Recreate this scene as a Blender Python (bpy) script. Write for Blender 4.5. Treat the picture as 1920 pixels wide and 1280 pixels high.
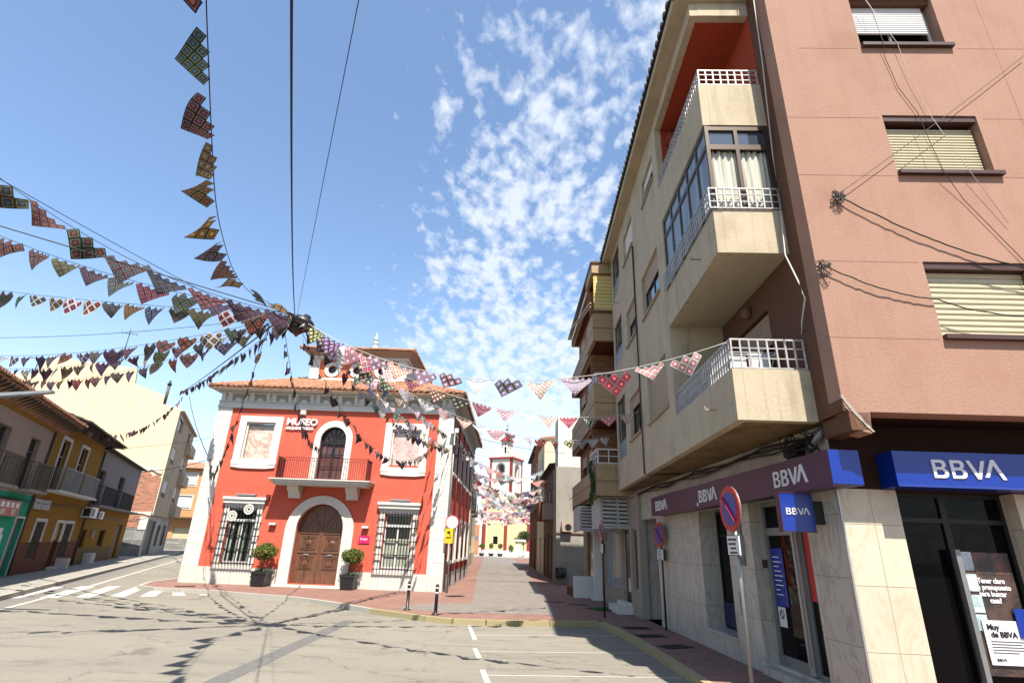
import bpy, math, random
from math import sin, cos, pi, radians, sqrt
from mathutils import Matrix, Vector
random.seed(7)
for o in list(bpy.data.objects): bpy.data.objects.remove(o)
SC = bpy.context.scene
COL = SC.collection

# ------------------------------------------------------------------ camera, sky, sun, exposure
cam_d = bpy.data.cameras.new('camera'); cam = bpy.data.objects.new('camera', cam_d); COL.objects.link(cam)
cam_d.sensor_width = 36; cam_d.lens = 995/1920*36; cam_d.clip_start = .05; cam_d.clip_end = 2000
PITCH, ROLL = .367, .037
fw = Vector((0, cos(PITCH), sin(PITCH))); rt = Vector((1, 0, 0)); up = rt.cross(fw)
rt2 = rt*cos(ROLL)+up*sin(ROLL); up2 = up*cos(ROLL)-rt*sin(ROLL)
Mc = Matrix((rt2, up2, -fw)).transposed().to_4x4(); Mc.translation = (0, 0, 1.75)
cam.matrix_world = Mc
SC.camera = cam

ELEV = radians(59.5)
TOSUN = Vector((.215*cos(ELEV)/1.0, -.977*cos(ELEV), sin(ELEV))).normalized()
sd = bpy.data.lights.new('sun', 'SUN'); sd.energy = 5.0; sd.angle = radians(.53); sd.color = (1, .94, .84)
so = bpy.data.objects.new('sun', sd); COL.objects.link(so)
so.rotation_euler = TOSUN.to_track_quat('Z', 'Y').to_euler(); so.location = (5, -20, 40)

w = bpy.data.worlds.new('World'); SC.world = w; w.use_nodes = True
nt = w.node_tree; nt.nodes.clear()
def N(t, typ, **k):
    n = t.nodes.new(typ)
    for a, b in k.items(): setattr(n, a, b)
    return n
out = N(nt, 'ShaderNodeOutputWorld'); bg = N(nt, 'ShaderNodeBackground'); sky = N(nt, 'ShaderNodeTexSky', sky_type='NISHITA')
sky.sun_disc = False; sky.sun_elevation = ELEV
sky.sun_rotation = math.atan2(TOSUN.x, TOSUN.y)
sky.altitude = 100; sky.air_density = 1.0; sky.dust_density = .8; sky.ozone_density = 1.6
tc = N(nt, 'ShaderNodeTexCoord'); sp = N(nt, 'ShaderNodeSeparateXYZ'); nt.links.new(tc.outputs['Generated'], sp.inputs[0])
def math_(t, op, a, b=None, c=None, clamp=False):
    n = N(t, 'ShaderNodeMath', operation=op); n.use_clamp = clamp
    for i, v in enumerate((a, b, c)):
        if v is None: continue
        if isinstance(v, (int, float)): n.inputs[i].default_value = v
        else: t.links.new(v, n.inputs[i])
    return n.outputs[0]
zc = math_(nt, 'MAXIMUM', sp.outputs[2], .03); za = math_(nt, 'ADD', zc, .28)
cx = math_(nt, 'DIVIDE', sp.outputs[0], za); cy = math_(nt, 'DIVIDE', sp.outputs[1], za)
az = math_(nt, 'DIVIDE', sp.outputs[0], math_(nt, 'MAXIMUM', sp.outputs[1], .05))
cmb = N(nt, 'ShaderNodeCombineXYZ'); nt.links.new(cx, cmb.inputs[0]); nt.links.new(cy, cmb.inputs[1])
def noise(t, vec, scale, detail=4, rough=.55, dist=0.):
    n = N(t, 'ShaderNodeTexNoise'); n.inputs['Scale'].default_value = scale; n.inputs['Detail'].default_value = detail
    n.inputs['Roughness'].default_value = rough; n.inputs['Distortion'].default_value = dist
    if vec is not None: t.links.new(vec, n.inputs['Vector'])
    return n.outputs['Fac']
def maprange(t, v, a, b, c, d, smooth=False):
    n = N(t, 'ShaderNodeMapRange'); n.clamp = True
    if smooth: n.interpolation_type = 'SMOOTHSTEP'
    t.links.new(v, n.inputs[0])
    for i, x in enumerate((a, b, c, d)): n.inputs[i+1].default_value = x
    return n.outputs[0]
mp = N(nt, 'ShaderNodeMapping'); mp.inputs['Scale'].default_value = (1.0, .72, 1); mp.inputs['Rotation'].default_value = (0, 0, radians(-24))
nt.links.new(cmb.outputs[0], mp.inputs[0])
puffs = noise(nt, mp.outputs[0], 27.0, 5, .55, .15)
bands = noise(nt, mp.outputs[0], 5.2, 3, .55, .5)
side = maprange(nt, az, -.44, -.08, 0, 1, True)
side2 = maprange(nt, az, .9, 2.0, 1, .55)
low = maprange(nt, sp.outputs[2], .10, .36, .55, 0, True)
dens = maprange(nt, sp.outputs[2], .85, .35, .80, 1.08)
cov = math_(nt, 'ADD', math_(nt, 'MULTIPLY', math_(nt, 'MULTIPLY', side, side2), dens), low)
f1 = math_(nt, 'ADD', math_(nt, 'MULTIPLY', puffs, .72), math_(nt, 'MULTIPLY', bands, .44))
thr = math_(nt, 'SUBTRACT', .81, math_(nt, 'MULTIPLY', cov, .31))
cl = math_(nt, 'MULTIPLY', math_(nt, 'SUBTRACT', f1, thr), 6.0, clamp=True)
haze = maprange(nt, sp.outputs[2], .02, .42, .30, 0.0, True)
clf = math_(nt, 'MAXIMUM', math_(nt, 'MULTIPLY', cl, .80), haze)
mixc = N(nt, 'ShaderNodeMix', data_type='RGBA'); nt.links.new(clf, mixc.inputs[0])
tint = N(nt, 'ShaderNodeMix', data_type='RGBA'); tint.blend_type = 'MULTIPLY'; tint.inputs[0].default_value = 1
nt.links.new(sky.outputs[0], tint.inputs[6]); tint.inputs[7].default_value = (1.58, 1.62, 1.60, 1)
nt.links.new(tint.outputs[2], mixc.inputs[6]); mixc.inputs[7].default_value = (5.6, 6.0, 6.7, 1)
nt.links.new(mixc.outputs[2], bg.inputs[0]); bg.inputs[1].default_value = .066
nt.links.new(bg.outputs[0], out.inputs[0])
SC.view_settings.view_transform = 'Standard'; SC.view_settings.look = 'None'; SC.view_settings.gamma = 1
SC.view_settings.exposure = 1.40

# ------------------------------------------------------------------ helpers
WM = {}
def frame(x, y, ang, z=0):
    return Matrix.Translation((x, y, z)) @ Matrix.Rotation(ang, 4, 'Z')
def put(o, parent, M):
    COL.objects.link(o)
    if parent is not None:
        o.parent = parent; o.matrix_local = WM[parent.name].inverted() @ M
    else: o.matrix_world = M
    WM[o.name] = M.copy()
def tag(o, label=None, cat=None, group=None, kind=None):
    if label: o['label'] = label
    if cat: o['category'] = cat
    if group: o['group'] = group
    if kind: o['kind'] = kind
    return o
def thing(name, M, label, cat, group=None):
    o = bpy.data.objects.new(name, None); o.empty_display_size = .3
    put(o, None, M); tag(o, label, cat, group); return o

class MB:
    def __init__(s): s.v = []; s.f = []; s.sm = []
    def add(s, vs, fs, smooth=False):
        b = len(s.v); s.v += [tuple(p) for p in vs]; s.f += [tuple(i+b for i in f) for f in fs]; s.sm += [smooth]*len(fs); return s
    def box(s, x0, x1, y0, y1, z0, z1):
        v = [(x0,y0,z0),(x1,y0,z0),(x1,y1,z0),(x0,y1,z0),(x0,y0,z1),(x1,y0,z1),(x1,y1,z1),(x0,y1,z1)]
        return s.add(v, [(0,3,2,1),(4,5,6,7),(0,1,5,4),(1,2,6,5),(2,3,7,6),(3,0,4,7)])
    def hexa(s, b, t):
        return s.add(list(b)+list(t), [(3,2,1,0),(4,5,6,7),(0,1,5,4),(1,2,6,5),(2,3,7,6),(3,0,4,7)])
    def bar(s, p, q, w, h=None):
        p, q = Vector(p), Vector(q); h = h or w; d = (q-p).normalized()
        u = d.cross(Vector((0,0,1)))
        if u.length < 1e-3: u = Vector((1,0,0))
        u.normalize(); n = u.cross(d)
        c = [u*a*w/2+n*b*h/2 for a, b in ((-1,-1),(1,-1),(1,1),(-1,1))]
        return s.add([p+k for k in c]+[q+k for k in c], [(3,2,1,0),(4,5,6,7),(0,1,5,4),(1,2,6,5),(2,3,7,6),(3,0,4,7)])
    def tube(s, pts, r, n=6, caps=True):
        pts = [Vector(p) for p in pts]; vs = []; fs = []
        rs = r if isinstance(r, (list, tuple)) else [r]*len(pts)
        for i, p in enumerate(pts):
            d = (pts[min(i+1, len(pts)-1)]-pts[max(i-1, 0)])
            if d.length < 1e-9: d = Vector((0,0,1))
            d.normalize(); u = d.cross(Vector((0,0,1)))
            if u.length < 1e-3: u = d.cross(Vector((1,0,0)))
            u.normalize(); v = d.cross(u)
            vs += [p+(u*cos(2*pi*k/n)+v*sin(2*pi*k/n))*rs[i] for k in range(n)]
        for i in range(len(pts)-1):
            fs += [(i*n+k, i*n+(k+1) % n, (i+1)*n+(k+1) % n, (i+1)*n+k) for k in range(n)]
        s.add(vs, fs, True)
        if caps:
            b = len(s.v)-len(vs)
            s.f += [tuple(b+k for k in range(n))[::-1], tuple(b+(len(pts)-1)*n+k for k in range(n))]; s.sm += [False, False]
        return s
    def lathe(s, prof, c=(0,0,0), n=20, smooth=True):
        vs = []; fs = []
        for r, z in prof: vs += [(c[0]+r*cos(2*pi*k/n), c[1]+r*sin(2*pi*k/n), c[2]+z) for k in range(n)]
        for i in range(len(prof)-1):
            fs += [(i*n+k, i*n+(k+1) % n, (i+1)*n+(k+1) % n, (i+1)*n+k) for k in range(n)]
        return s.add(vs, fs, smooth)
    def prism(s, poly, y0, y1):          # polygon in x,z extruded along y
        n = len(poly)
        return s.add([(x,y0,z) for x, z in poly]+[(x,y1,z) for x, z in poly],
            [tuple(range(n))[::-1], tuple(range(n,2*n))]+[(i,(i+1)%n,n+(i+1)%n,n+i) for i in range(n)])
    def prismx(s, poly, x0, x1):         # polygon in y,z extruded along x
        n = len(poly)
        return s.add([(x0,y,z) for y, z in poly]+[(x1,y,z) for y, z in poly],
            [tuple(range(n))[::-1], tuple(range(n,2*n))]+[(i,(i+1)%n,n+(i+1)%n,n+i) for i in range(n)])
    def flat(s, poly, z0, z1):           # polygon in x,y extruded along z
        n = len(poly)
        return s.add([(x,y,z0) for x, y in poly]+[(x,y,z1) for x, y in poly],
            [tuple(range(n))[::-1], tuple(range(n,2*n))]+[(i,(i+1)%n,n+(i+1)%n,n+i) for i in range(n)])
    def plate(s, outer, holes, y0, y1):  # wall in x,z with holes, thickness y0..y1
        c = bpy.data.curves.new('tmp', 'CURVE'); c.dimensions = '2D'; c.fill_mode = 'BOTH'; c.extrude = abs(y1-y0)/2
        for poly in [outer]+list(holes):
            sp_ = c.splines.new('POLY'); sp_.points.add(len(poly)-1)
            for i, (x, z) in enumerate(poly): sp_.points[i].co = (x, z, 0, 1)
            sp_.use_cyclic_u = True
        ob = bpy.data.objects.new('tmp', c); me = ob.to_mesh()
        ym = (y0+y1)/2
        s.add([(v.co.x, ym-v.co.z, v.co.y) for v in me.vertices], [tuple(p.vertices) for p in me.polygons])
        ob.to_mesh_clear(); bpy.data.objects.remove(ob); bpy.data.curves.remove(c); return s
    def text(s, body, size, x, z, y0, y1, M=None, bold=0., xs=1.):   # letters in x,z
        c = bpy.data.curves.new('tmp', 'FONT'); c.body = body; c.size = size; c.extrude = abs(y1-y0)/2; c.offset = bold; c.resolution_u = 3
        ob = bpy.data.objects.new('tmp', c); me = ob.to_mesh(); ym = (y0+y1)/2
        s.add([(x+v.co.x*xs, ym-v.co.z, z+v.co.y) for v in me.vertices], [tuple(p.vertices) for p in me.polygons])
        ob.to_mesh_clear(); bpy.data.objects.remove(ob); bpy.data.curves.remove(c); return s
    def build(s, name, m, parent=None, M=None, label=None, kind=None):
        me = bpy.data.meshes.new(name); me.from_pydata(s.v, [], s.f); me.update()
        me.polygons.foreach_set('use_smooth', s.sm)
        import bmesh
        b = bmesh.new(); b.from_mesh(me); bmesh.ops.recalc_face_normals(b, faces=b.faces); b.to_mesh(me); b.free()
        me.materials.append(m)
        o = bpy.data.objects.new(name, me)
        if M is None: M = WM[parent.name] if parent is not None else Matrix.Identity(4)
        put(o, parent, M)
        if label: o['label'] = label
        if kind: o['kind'] = kind
        return o
def rect(x0, x1, z0, z1): return [(x0,z0),(x1,z0),(x1,z1),(x0,z1)]
def arc(cx_, cz_, r, a0, a1, n=16): return [(cx_+r*cos(a0+(a1-a0)*i/n), cz_+r*sin(a0+(a1-a0)*i/n)) for i in range(n+1)]
def archpoly(cx_, r, z0, zs, n=18): return [(cx_+r, z0)]+arc(cx_, zs, r, 0, pi, n)+[(cx_-r, z0)]

# ------------------------------------------------------------------ materials
def newmat(name):
    m = bpy.data.materials.new(name); m.use_nodes = True; t = m.node_tree; p = t.nodes['Principled BSDF']; return m, t, p
def mixrgb(t, fac, a, b, blend='MIX'):
    n = N(t, 'ShaderNodeMix', data_type='RGBA'); n.blend_type = blend
    if isinstance(fac, (int, float)): n.inputs[0].default_value = fac
    else: t.links.new(fac, n.inputs[0])
    for i, v in ((6, a), (7, b)):
        if isinstance(v, (tuple, list)): n.inputs[i].default_value = (*v[:3], 1)
        else: t.links.new(v, n.inputs[i])
    return n.outputs[2]
def objco(t, scale=None, planar=False):
    c = N(t, 'ShaderNodeTexCoord'); v = c.outputs['Object']
    if planar:
        s_ = N(t, 'ShaderNodeSeparateXYZ'); t.links.new(v, s_.inputs[0])
        a = math_(t, 'ADD', s_.outputs[0], s_.outputs[1])
        k = N(t, 'ShaderNodeCombineXYZ'); t.links.new(a, k.inputs[0]); t.links.new(s_.outputs[2], k.inputs[1]); v = k.outputs[0]
    if scale:
        mp_ = N(t, 'ShaderNodeMapping'); mp_.inputs['Scale'].default_value = scale; t.links.new(v, mp_.inputs[0]); v = mp_.outputs[0]
    return v
def bumpit(t, p, h, strength=.3, dist=.01):
    b = N(t, 'ShaderNodeBump'); b.inputs['Strength'].default_value = strength; b.inputs['Distance'].default_value = dist
    t.links.new(h, b.inputs['Height']); t.links.new(b.outputs[0], p.inputs['Normal'])
def simple(name, col, rough=.5, metal=0, spec=.4, var=.0):
    m, t, p = newmat(name)
    p.inputs['Base Color'].default_value = (*col, 1); p.inputs['Roughness'].default_value = rough
    p.inputs['Metallic'].default_value = metal; p.inputs['Specular IOR Level'].default_value = spec
    if var:
        c = mixrgb(t, maprange(t, noise(t, objco(t), 6, 4), .3, .7, 0, 1), [x*(1-var) for x in col], [min(1, x*(1+var)) for x in col])
        t.links.new(c, p.inputs['Base Color'])
    return m
def plaster(name, col, grain=60, gv=.08, stain=.22, streak=.15, bump=.35, stcol=None, lines=None, edge=None):
    m, t, p = newmat(name); v = objco(t)
    p.inputs['Roughness'].default_value = .92; p.inputs['Specular IOR Level'].default_value = .15
    g = noise(t, v, grain, 3, .6); b = noise(t, v, 1.3, 5, .6); s_ = noise(t, objco(t, (3.5, 3.5, .35)), 1.6, 4, .6)
    stc = stcol or [x*.55 for x in col]; b2 = noise(t, v, .45, 3, .55)
    c = mixrgb(t, maprange(t, g, .3, .7, 0, 1), [x*(1-gv) for x in col], [min(1, x*(1+gv)) for x in col])
    c = mixrgb(t, maprange(t, b, .48, .78, 0, stain), c, stc)
    c = mixrgb(t, maprange(t, s_, .52, .78, 0, streak), c, stc)
    c = mixrgb(t, maprange(t, b2, .35, .7, 0, stain*.7), c, [min(1, x*1.18) for x in col])
    if lines:      # scored render joints: (height, width) grid
        br = N(t, 'ShaderNodeTexBrick'); t.links.new(objco(t, planar=True), br.inputs[0]); br.offset = 0; br.inputs['Scale'].default_value = 1
        br.inputs['Brick Width'].default_value = lines[1]; br.inputs['Row Height'].default_value = lines[0]; br.inputs['Mortar Size'].default_value = .006; br.inputs['Mortar Smooth'].default_value = .3
        c = mixrgb(t, math_(t, 'MULTIPLY', br.outputs['Fac'], .4), c, [x*.45 for x in col])
    t.links.new(c, p.inputs['Base Color'])
    bumpit(t, p, g, bump, .012); return m
def blocks(name, col, bw, bh, mortar=.004, mcol=(.25,.22,.18), vein=None, offset=.5, var=.12, rough=.5, bump=.15, size2=None):
    m, t, p = newmat(name); v = objco(t, planar=True)
    br = N(t, 'ShaderNodeTexBrick'); t.links.new(v, br.inputs[0]); br.offset = offset
    br.inputs['Scale'].default_value = 1; br.inputs['Brick Width'].default_value = bw; br.inputs['Row Height'].default_value = bh
    br.inputs['Mortar Size'].default_value = mortar; br.inputs['Mortar Smooth'].default_value = .2
    br.inputs['Color1'].default_value = (*[x*(1-var) for x in col], 1); br.inputs['Color2'].default_value = (*[min(1, x*(1+var)) for x in col], 1)
    br.inputs['Mortar'].default_value = (*mcol, 1); c = br.outputs['Color']
    n1 = noise(t, objco(t), 2.2, 6, .65, .4)
    c = mixrgb(t, maprange(t, n1, .45, .8, 0, .3), c, [x*.5 for x in col])
    if vein:
        wv = noise(t, objco(t, (1.2, 1.2, .45)), 1.7, 7, .6, 1.6)
        d = math_(t, 'ABSOLUTE', math_(t, 'SUBTRACT', wv, .5))
        c = mixrgb(t, maprange(t, d, 0, .035, .5, 0), c, vein)
    t.links.new(c, p.inputs['Base Color']); p.inputs['Roughness'].default_value = rough; p.inputs['Specular IOR Level'].default_value = .3
    bumpit(t, p, math_(t, 'SUBTRACT', math_(t, 'MULTIPLY', n1, .2), br.outputs['Fac']), bump, .01); return m
def glassy(name, col=(.01,.012,.014), rough=.04, spec=.5, coat=0):
    m, t, p = newmat(name); p.inputs['Base Color'].default_value = (*col, 1); p.inputs['Roughness'].default_value = rough
    p.inputs['Specular IOR Level'].default_value = spec; p.inputs['Coat Weight'].default_value = coat
    bumpit(t, p, noise(t, objco(t), 1.5, 1), .05, .02); return m
def curtain(name, col, scale=14):
    m, t, p = newmat(name); wv = noise(t, objco(t, (1, 1, .05)), scale, 2, .5)
    t.links.new(mixrgb(t, maprange(t, wv, .35, .65, 0, 1), [x*.45 for x in col], col), p.inputs['Base Color'])
    p.inputs['Roughness'].default_value = .7; p.inputs['Coat Weight'].default_value = .6; p.inputs['Coat Roughness'].default_value = .05
    bumpit(t, p, wv, .5, .04); return m

mt = {}
mt['red'] = plaster('red_stucco', (.66,.125,.078), 60, .10, .34, .30, .3, stcol=(.62,.24,.17))
mt['coral'] = plaster('coral_stucco', (.72,.20,.09), 70, .06, .10, .05, .2)
mt['wstone'] = plaster('white_stone', (.72,.69,.62), 40, .05, .30, .30, .2, stcol=(.45,.40,.32))
mt['wpaint'] = plaster('white_trim', (.76,.74,.68), 50, .04, .25, .25, .15, stcol=(.5,.46,.38))
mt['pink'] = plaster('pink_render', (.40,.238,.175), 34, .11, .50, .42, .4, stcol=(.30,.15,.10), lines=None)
mt['pinkside'] = plaster('shaded_pink_render', (.15,.075,.048), 34, .15, .28, .22, .5, stcol=(.12,.055,.03))  # darker copy of the pink render, street shade put into the colour
mt['overhangshade'] = plaster('overhang_shade_brown', (.035,.016,.010), 20, .1, .2, .1, .2)  # shade under the pink overhang put into the colour
mt['shopstone'] = plaster('beige_shop_stone', (.40,.34,.27), 30, .06, .3, .2, .2)
mt['pinkjoint'] = simple('faint_joint', (.36,.20,.145), .9)
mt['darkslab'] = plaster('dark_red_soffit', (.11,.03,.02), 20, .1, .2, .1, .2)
mt['railgrey'] = simple('worn_white_rail', (.52,.50,.48), .45, .2, .4, .25)
mt['panelgrey'] = plaster('grey_frieze_panel', (.42,.39,.33), 30, .06, .3, .2, .2)
mt['cream'] = plaster('cream_render', (.55,.465,.33), 22, .06, .60, .70, .3, stcol=(.27,.22,.15))
mt['creamwall'] = plaster('pale_yellow_party_wall', (.80,.68,.46), 10, .05, .35, .20, .3, stcol=(.56,.36,.20))
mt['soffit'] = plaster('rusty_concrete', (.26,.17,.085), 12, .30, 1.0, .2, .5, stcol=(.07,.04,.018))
mt['softsoffit'] = plaster('cream_soffit', (.50,.43,.31), 10, .05, .25, .1, .2)
mt['terra'] = plaster('terracotta_paint', (.40,.060,.028), 20, .08, .15, .1, .2)
mt['ochre'] = plaster('ochre_render', (.34,.175,.018), 30, .08, .35, .35, .3, stcol=(.14,.07,.015))
mt['greyr'] = plaster('grey_render', (.30,.27,.27), 30, .06, .25, .2, .3)
mt['taupe'] = plaster('taupe_render', (.42,.33,.25), 30, .06, .25, .25, .3)
mt['dado'] = plaster('red_brown_dado', (.19,.075,.04), 60, .15, .3, .1, .4)
mt['dadob'] = plaster('brown_dado', (.21,.13,.055), 60, .15, .3, .1, .4)
mt['green'] = plaster('green_paint', (.03,.42,.25), 30, .05, .2, .1, .2)
mt['orange'] = plaster('orange_render', (.62,.34,.16), 30, .05, .2, .1, .2)
mt['concrete'] = plaster('grey_plaster', (.36,.34,.29), 14, .12, .7, .5, .5, stcol=(.14,.125,.10))
mt['whitewash'] = plaster('white_wash', (.78,.75,.68), 20, .05, .15, .1, .2)
mt['church'] = plaster('church_yellow', (.72,.60,.34), 8, .04, .15, .1, .2)
mt['maroon'] = plaster('maroon_paint', (.30,.05,.04), 20, .06, .1, .1, .2)
mt['brown'] = plaster('brown_plaster', (.21,.13,.075), 20, .1, .4, .3, .3)
mt['rust'] = plaster('rust_plaster', (.24,.085,.035), 20, .1, .4, .3, .3)
mt['beige'] = blocks('beige_panels', (.44,.31,.17), .62, .46, .008, (.22,.15,.08), offset=0, var=.08, rough=.7, bump=.3)
mt['brick'] = blocks('brickwork', (.33,.12,.055), .24, .075, .01, (.30,.20,.13), var=.35, rough=.9, bump=.5)
mt['obrick'] = blocks('orange_brick', (.58,.22,.10), .5, .16, .02, (.5,.3,.2), var=.15, rough=.9, bump=.3)
mt['rbrick'] = blocks('rough_brick', (.50,.17,.09), .30, .12, .025, (.45,.30,.22), var=.45, rough=.95, bump=.8)
mt['marble'] = blocks('marble_cladding', (.56,.52,.445), .74, .76, .0035, (.12,.11,.10), vein=(.26,.22,.18), offset=0, var=.06, rough=.35, bump=.08)
mt['marblef'] = blocks('cream_marble_cladding', (.66,.59,.45), .40, .72, .0035, (.18,.15,.11), vein=(.50,.41,.27), offset=0, var=.05, rough=.4, bump=.08)
mt['marbled'] = blocks('grey_marble_base', (.30,.30,.28), .8, .6, .01, (.7,.68,.62), vein=(.12,.12,.12), offset=0, var=.4, rough=.5)
mt['stone'] = blocks('grey_stone_base', (.30,.29,.26), .5, .3, .02, (.18,.17,.15), var=.3, rough=.8)
mt['plinth'] = blocks('pale_plinth', (.72,.68,.60), 1.9, 1.2, .006, (.30,.27,.22), offset=0, var=.04, rough=.6, bump=.1)
mt['pier'] = blocks('white_pier_blocks', (.76,.73,.67), 3.0, .42, .006, (.40,.37,.32), offset=0, var=.03, rough=.6, bump=.2)
mt['white'] = simple('white_painted_metal', (.72,.72,.70), .4, 0, .4, .06)
mt['sheer'] = curtain('cream_curtain', (.72,.70,.56), 10)
mt['bluecurt'] = curtain('dim_curtain', (.30,.36,.40), 8)
mt['darkcurt'] = curtain('wine_curtain', (.12,.03,.03), 10)
mt['greencurt'] = curtain('pale_green_curtain', (.50,.55,.42), 12)
mt['alu'] = simple('aluminium', (.50,.50,.49), .35, .6, .5, .05)
mt['bronze'] = simple('bronze_aluminium', (.10,.07,.05), .4, .5, .4)
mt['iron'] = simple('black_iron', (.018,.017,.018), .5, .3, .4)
mt['redmetal'] = simple('dark_red_metal', (.14,.02,.015), .5, 0, .4)
mt['browniron'] = simple('brown_iron', (.11,.085,.055), .6, .2, .4)
mt['graymetal'] = simple('grey_metal', (.30,.31,.31), .45, .5, .4, .1)
mt['cable'] = simple('black_cable', (.02,.018,.018), .6, 0, .3)
mt['wcable'] = simple('white_cable', (.6,.58,.54), .6, 0, .3)
mt['glass'] = glassy('dark_glass')
mt['bankglass'] = glassy('bank_glass', (.003,.003,.004), .03, .10)
mt['blueglass'] = glassy('sky_glass', (.05,.07,.10), .05, .9, .5)
mt['blue'] = simple('blue_sign_plastic', (.001,.03,.30), .3, 0, .5)
mt['dkblue'] = simple('deep_blue_panel', (.005,.03,.30), .35, 0, .5)
mt['purple'] = simple('purple_fascia', (.050,.012,.055), .38, 0, .45, .1)
mt['letter'] = simple('letter_white', (.80,.80,.82), .4)
mt['black'] = simple('black_plastic', (.012,.012,.013), .45, 0, .5)
mt['magenta'] = simple('magenta_plaque', (.72,.01,.13), .4)
mt['yellow'] = simple('yellow_sign', (.80,.56,.01), .4)
mt['signred'] = simple('sign_red', (.50,.012,.012), .35, 0, .5, .1)
mt['signblue'] = simple('sign_blue', (.02,.05,.30), .35, 0, .5, .1)
mt['signwhite'] = simple('sign_white', (.80,.80,.78), .4, 0, .4, .03)
mt['sheet'] = simple('poster_paper', (.78,.78,.80), .4)
mt['plaque'] = simple('slate_plaque', (.10,.11,.13), .3, .4, .5)
mt['shutter'] = simple('cream_shutter', (.60,.54,.36), .5, 0, .35, .05)
mt['shutterw'] = simple('white_shutter', (.74,.75,.75), .5, 0, .35, .03)
mt['shutterb'] = simple('beige_shutter', (.46,.36,.27), .55, 0, .3, .05)
mt['door'] = simple('old_green_door', (.10,.11,.09), .6, 0, .3, .2)
mt['greydoor'] = simple('grey_steel_door', (.22,.24,.25), .5, .3, .4, .15)
mt['winered'] = simple('wine_red_door', (.13,.012,.01), .5, 0, .4, .2)
mt['browndoor'] = simple('brown_door', (.12,.055,.025), .6, 0, .3, .2)
mt['leafpot'] = simple('compost', (.05,.03,.02), .9)
mt['potred'] = simple('terracotta_pot', (.30,.07,.035), .8)
def wood():
    m, t, p = newmat('carved_walnut'); g = noise(t, objco(t, (9, 9, .7)), 3, 5, .65, .8)
    t.links.new(mixrgb(t, maprange(t, g, .3, .7, 0, 1), (.085,.028,.012), (.23,.095,.045)), p.inputs['Base Color'])
    p.inputs['Roughness'].default_value = .5; bumpit(t, p, g, .2, .004); return m
mt['wood'] = wood()
def weathered():
    m, t, p = newmat('weathered_white_slats'); g = noise(t, objco(t, (3, 3, 14)), 2, 5, .6)
    t.links.new(mixrgb(t, maprange(t, g, .4, .7, 0, 1), (.60,.60,.57), (.30,.29,.27)), p.inputs['Base Color']); p.inputs['Roughness'].default_value = .8; return m
mt['slats'] = weathered()
def tilemat():
    m, t, p = newmat('clay_tiles'); v = objco(t); n1 = noise(t, objco(t, (4.6, 4.6, 4.6)), 1.1, 3, .7); n2 = noise(t, v, 14, 4, .6)
    c = mixrgb(t, maprange(t, n1, .35, .65, 0, 1), (.34,.115,.06), (.52,.29,.165))
    c = mixrgb(t, maprange(t, n2, .47, .70, 0, .8), c, (.14,.07,.045)); t.links.new(c, p.inputs['Base Color'])
    p.inputs['Roughness'].default_value = .9; bumpit(t, p, n2, .4, .01); return m
mt['tile'] = tilemat()
mt['darktile'] = simple('dark_roof_tiles', (.055,.042,.035), .85, 0, .2, .25)
def asphalt():
    m, t, p = newmat('worn_asphalt'); v = objco(t)
    f = noise(t, v, 95, 3, .7); md = noise(t, v, 3.2, 5, .65, .3); bg_ = noise(t, objco(t, (.35, 1.0, 1)), .42, 5, .6, .6); st = noise(t, objco(t, (.5, 2.6, 1)), 1.5, 5, .65, .5)
    c = mixrgb(t, maprange(t, f, .25, .75, 0, 1), (.165,.148,.118), (.40,.365,.30))
    c = mixrgb(t, maprange(t, bg_, .40, .66, 0, .26), c, (.13,.122,.108))
    c = mixrgb(t, maprange(t, st, .54, .72, 0, .50), c, (.085,.078,.068))
    c = mixrgb(t, maprange(t, md, .60, .74, 0, .3), c, (.34,.31,.26))
    wv = noise(t, v, 1.1, 3, .6); vo = N(t, 'ShaderNodeTexVoronoi', feature='DISTANCE_TO_EDGE'); vo.inputs['Scale'].default_value = .32
    va = N(t, 'ShaderNodeVectorMath', operation='MULTIPLY_ADD'); nn = N(t, 'ShaderNodeTexNoise'); nn.inputs['Scale'].default_value = 1.6; nn.inputs['Detail'].default_value = 5; t.links.new(v, nn.inputs['Vector'])
    t.links.new(nn.outputs['Color'], va.inputs[0]); va.inputs[1].default_value = (1.4,1.4,0); t.links.new(v, va.inputs[2]); t.links.new(va.outputs[0], vo.inputs['Vector'])
    ck_ = math_(t, 'MULTIPLY', maprange(t, vo.outputs['Distance'], .0, .007, .55, 0), maprange(t, wv, .42, .55, 0, 1))
    c = mixrgb(t, ck_, c, (.06,.055,.05))
    oil = noise(t, v, 2.1, 2, .4); c = mixrgb(t, maprange(t, oil, .66, .76, 0, .5), c, (.07,.065,.06))
    gr = noise(t, v, 38, 2, .8); c = mixrgb(t, maprange(t, gr, .60, .80, 0, .45), c, (.42,.39,.33))
    sx = N(t, 'ShaderNodeSeparateXYZ'); t.links.new(v, sx.inputs[0])
    ln = math_(t, 'ADD', math_(t, 'MULTIPLY', sx.outputs[0], .91), math_(t, 'MULTIPLY', sx.outputs[1], .415))
    c = mixrgb(t, maprange(t, ln, -5.4, -4.6, .5, 0, True), c, (.165,.165,.160))   # newer surface of the through road
    t.links.new(c, p.inputs['Base Color']); p.inputs['Roughness'].default_value = .9; p.inputs['Specular IOR Level'].default_value = .2
    bumpit(t, p, f, .5, .01); return m
mt['asphalt'] = asphalt()
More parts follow.
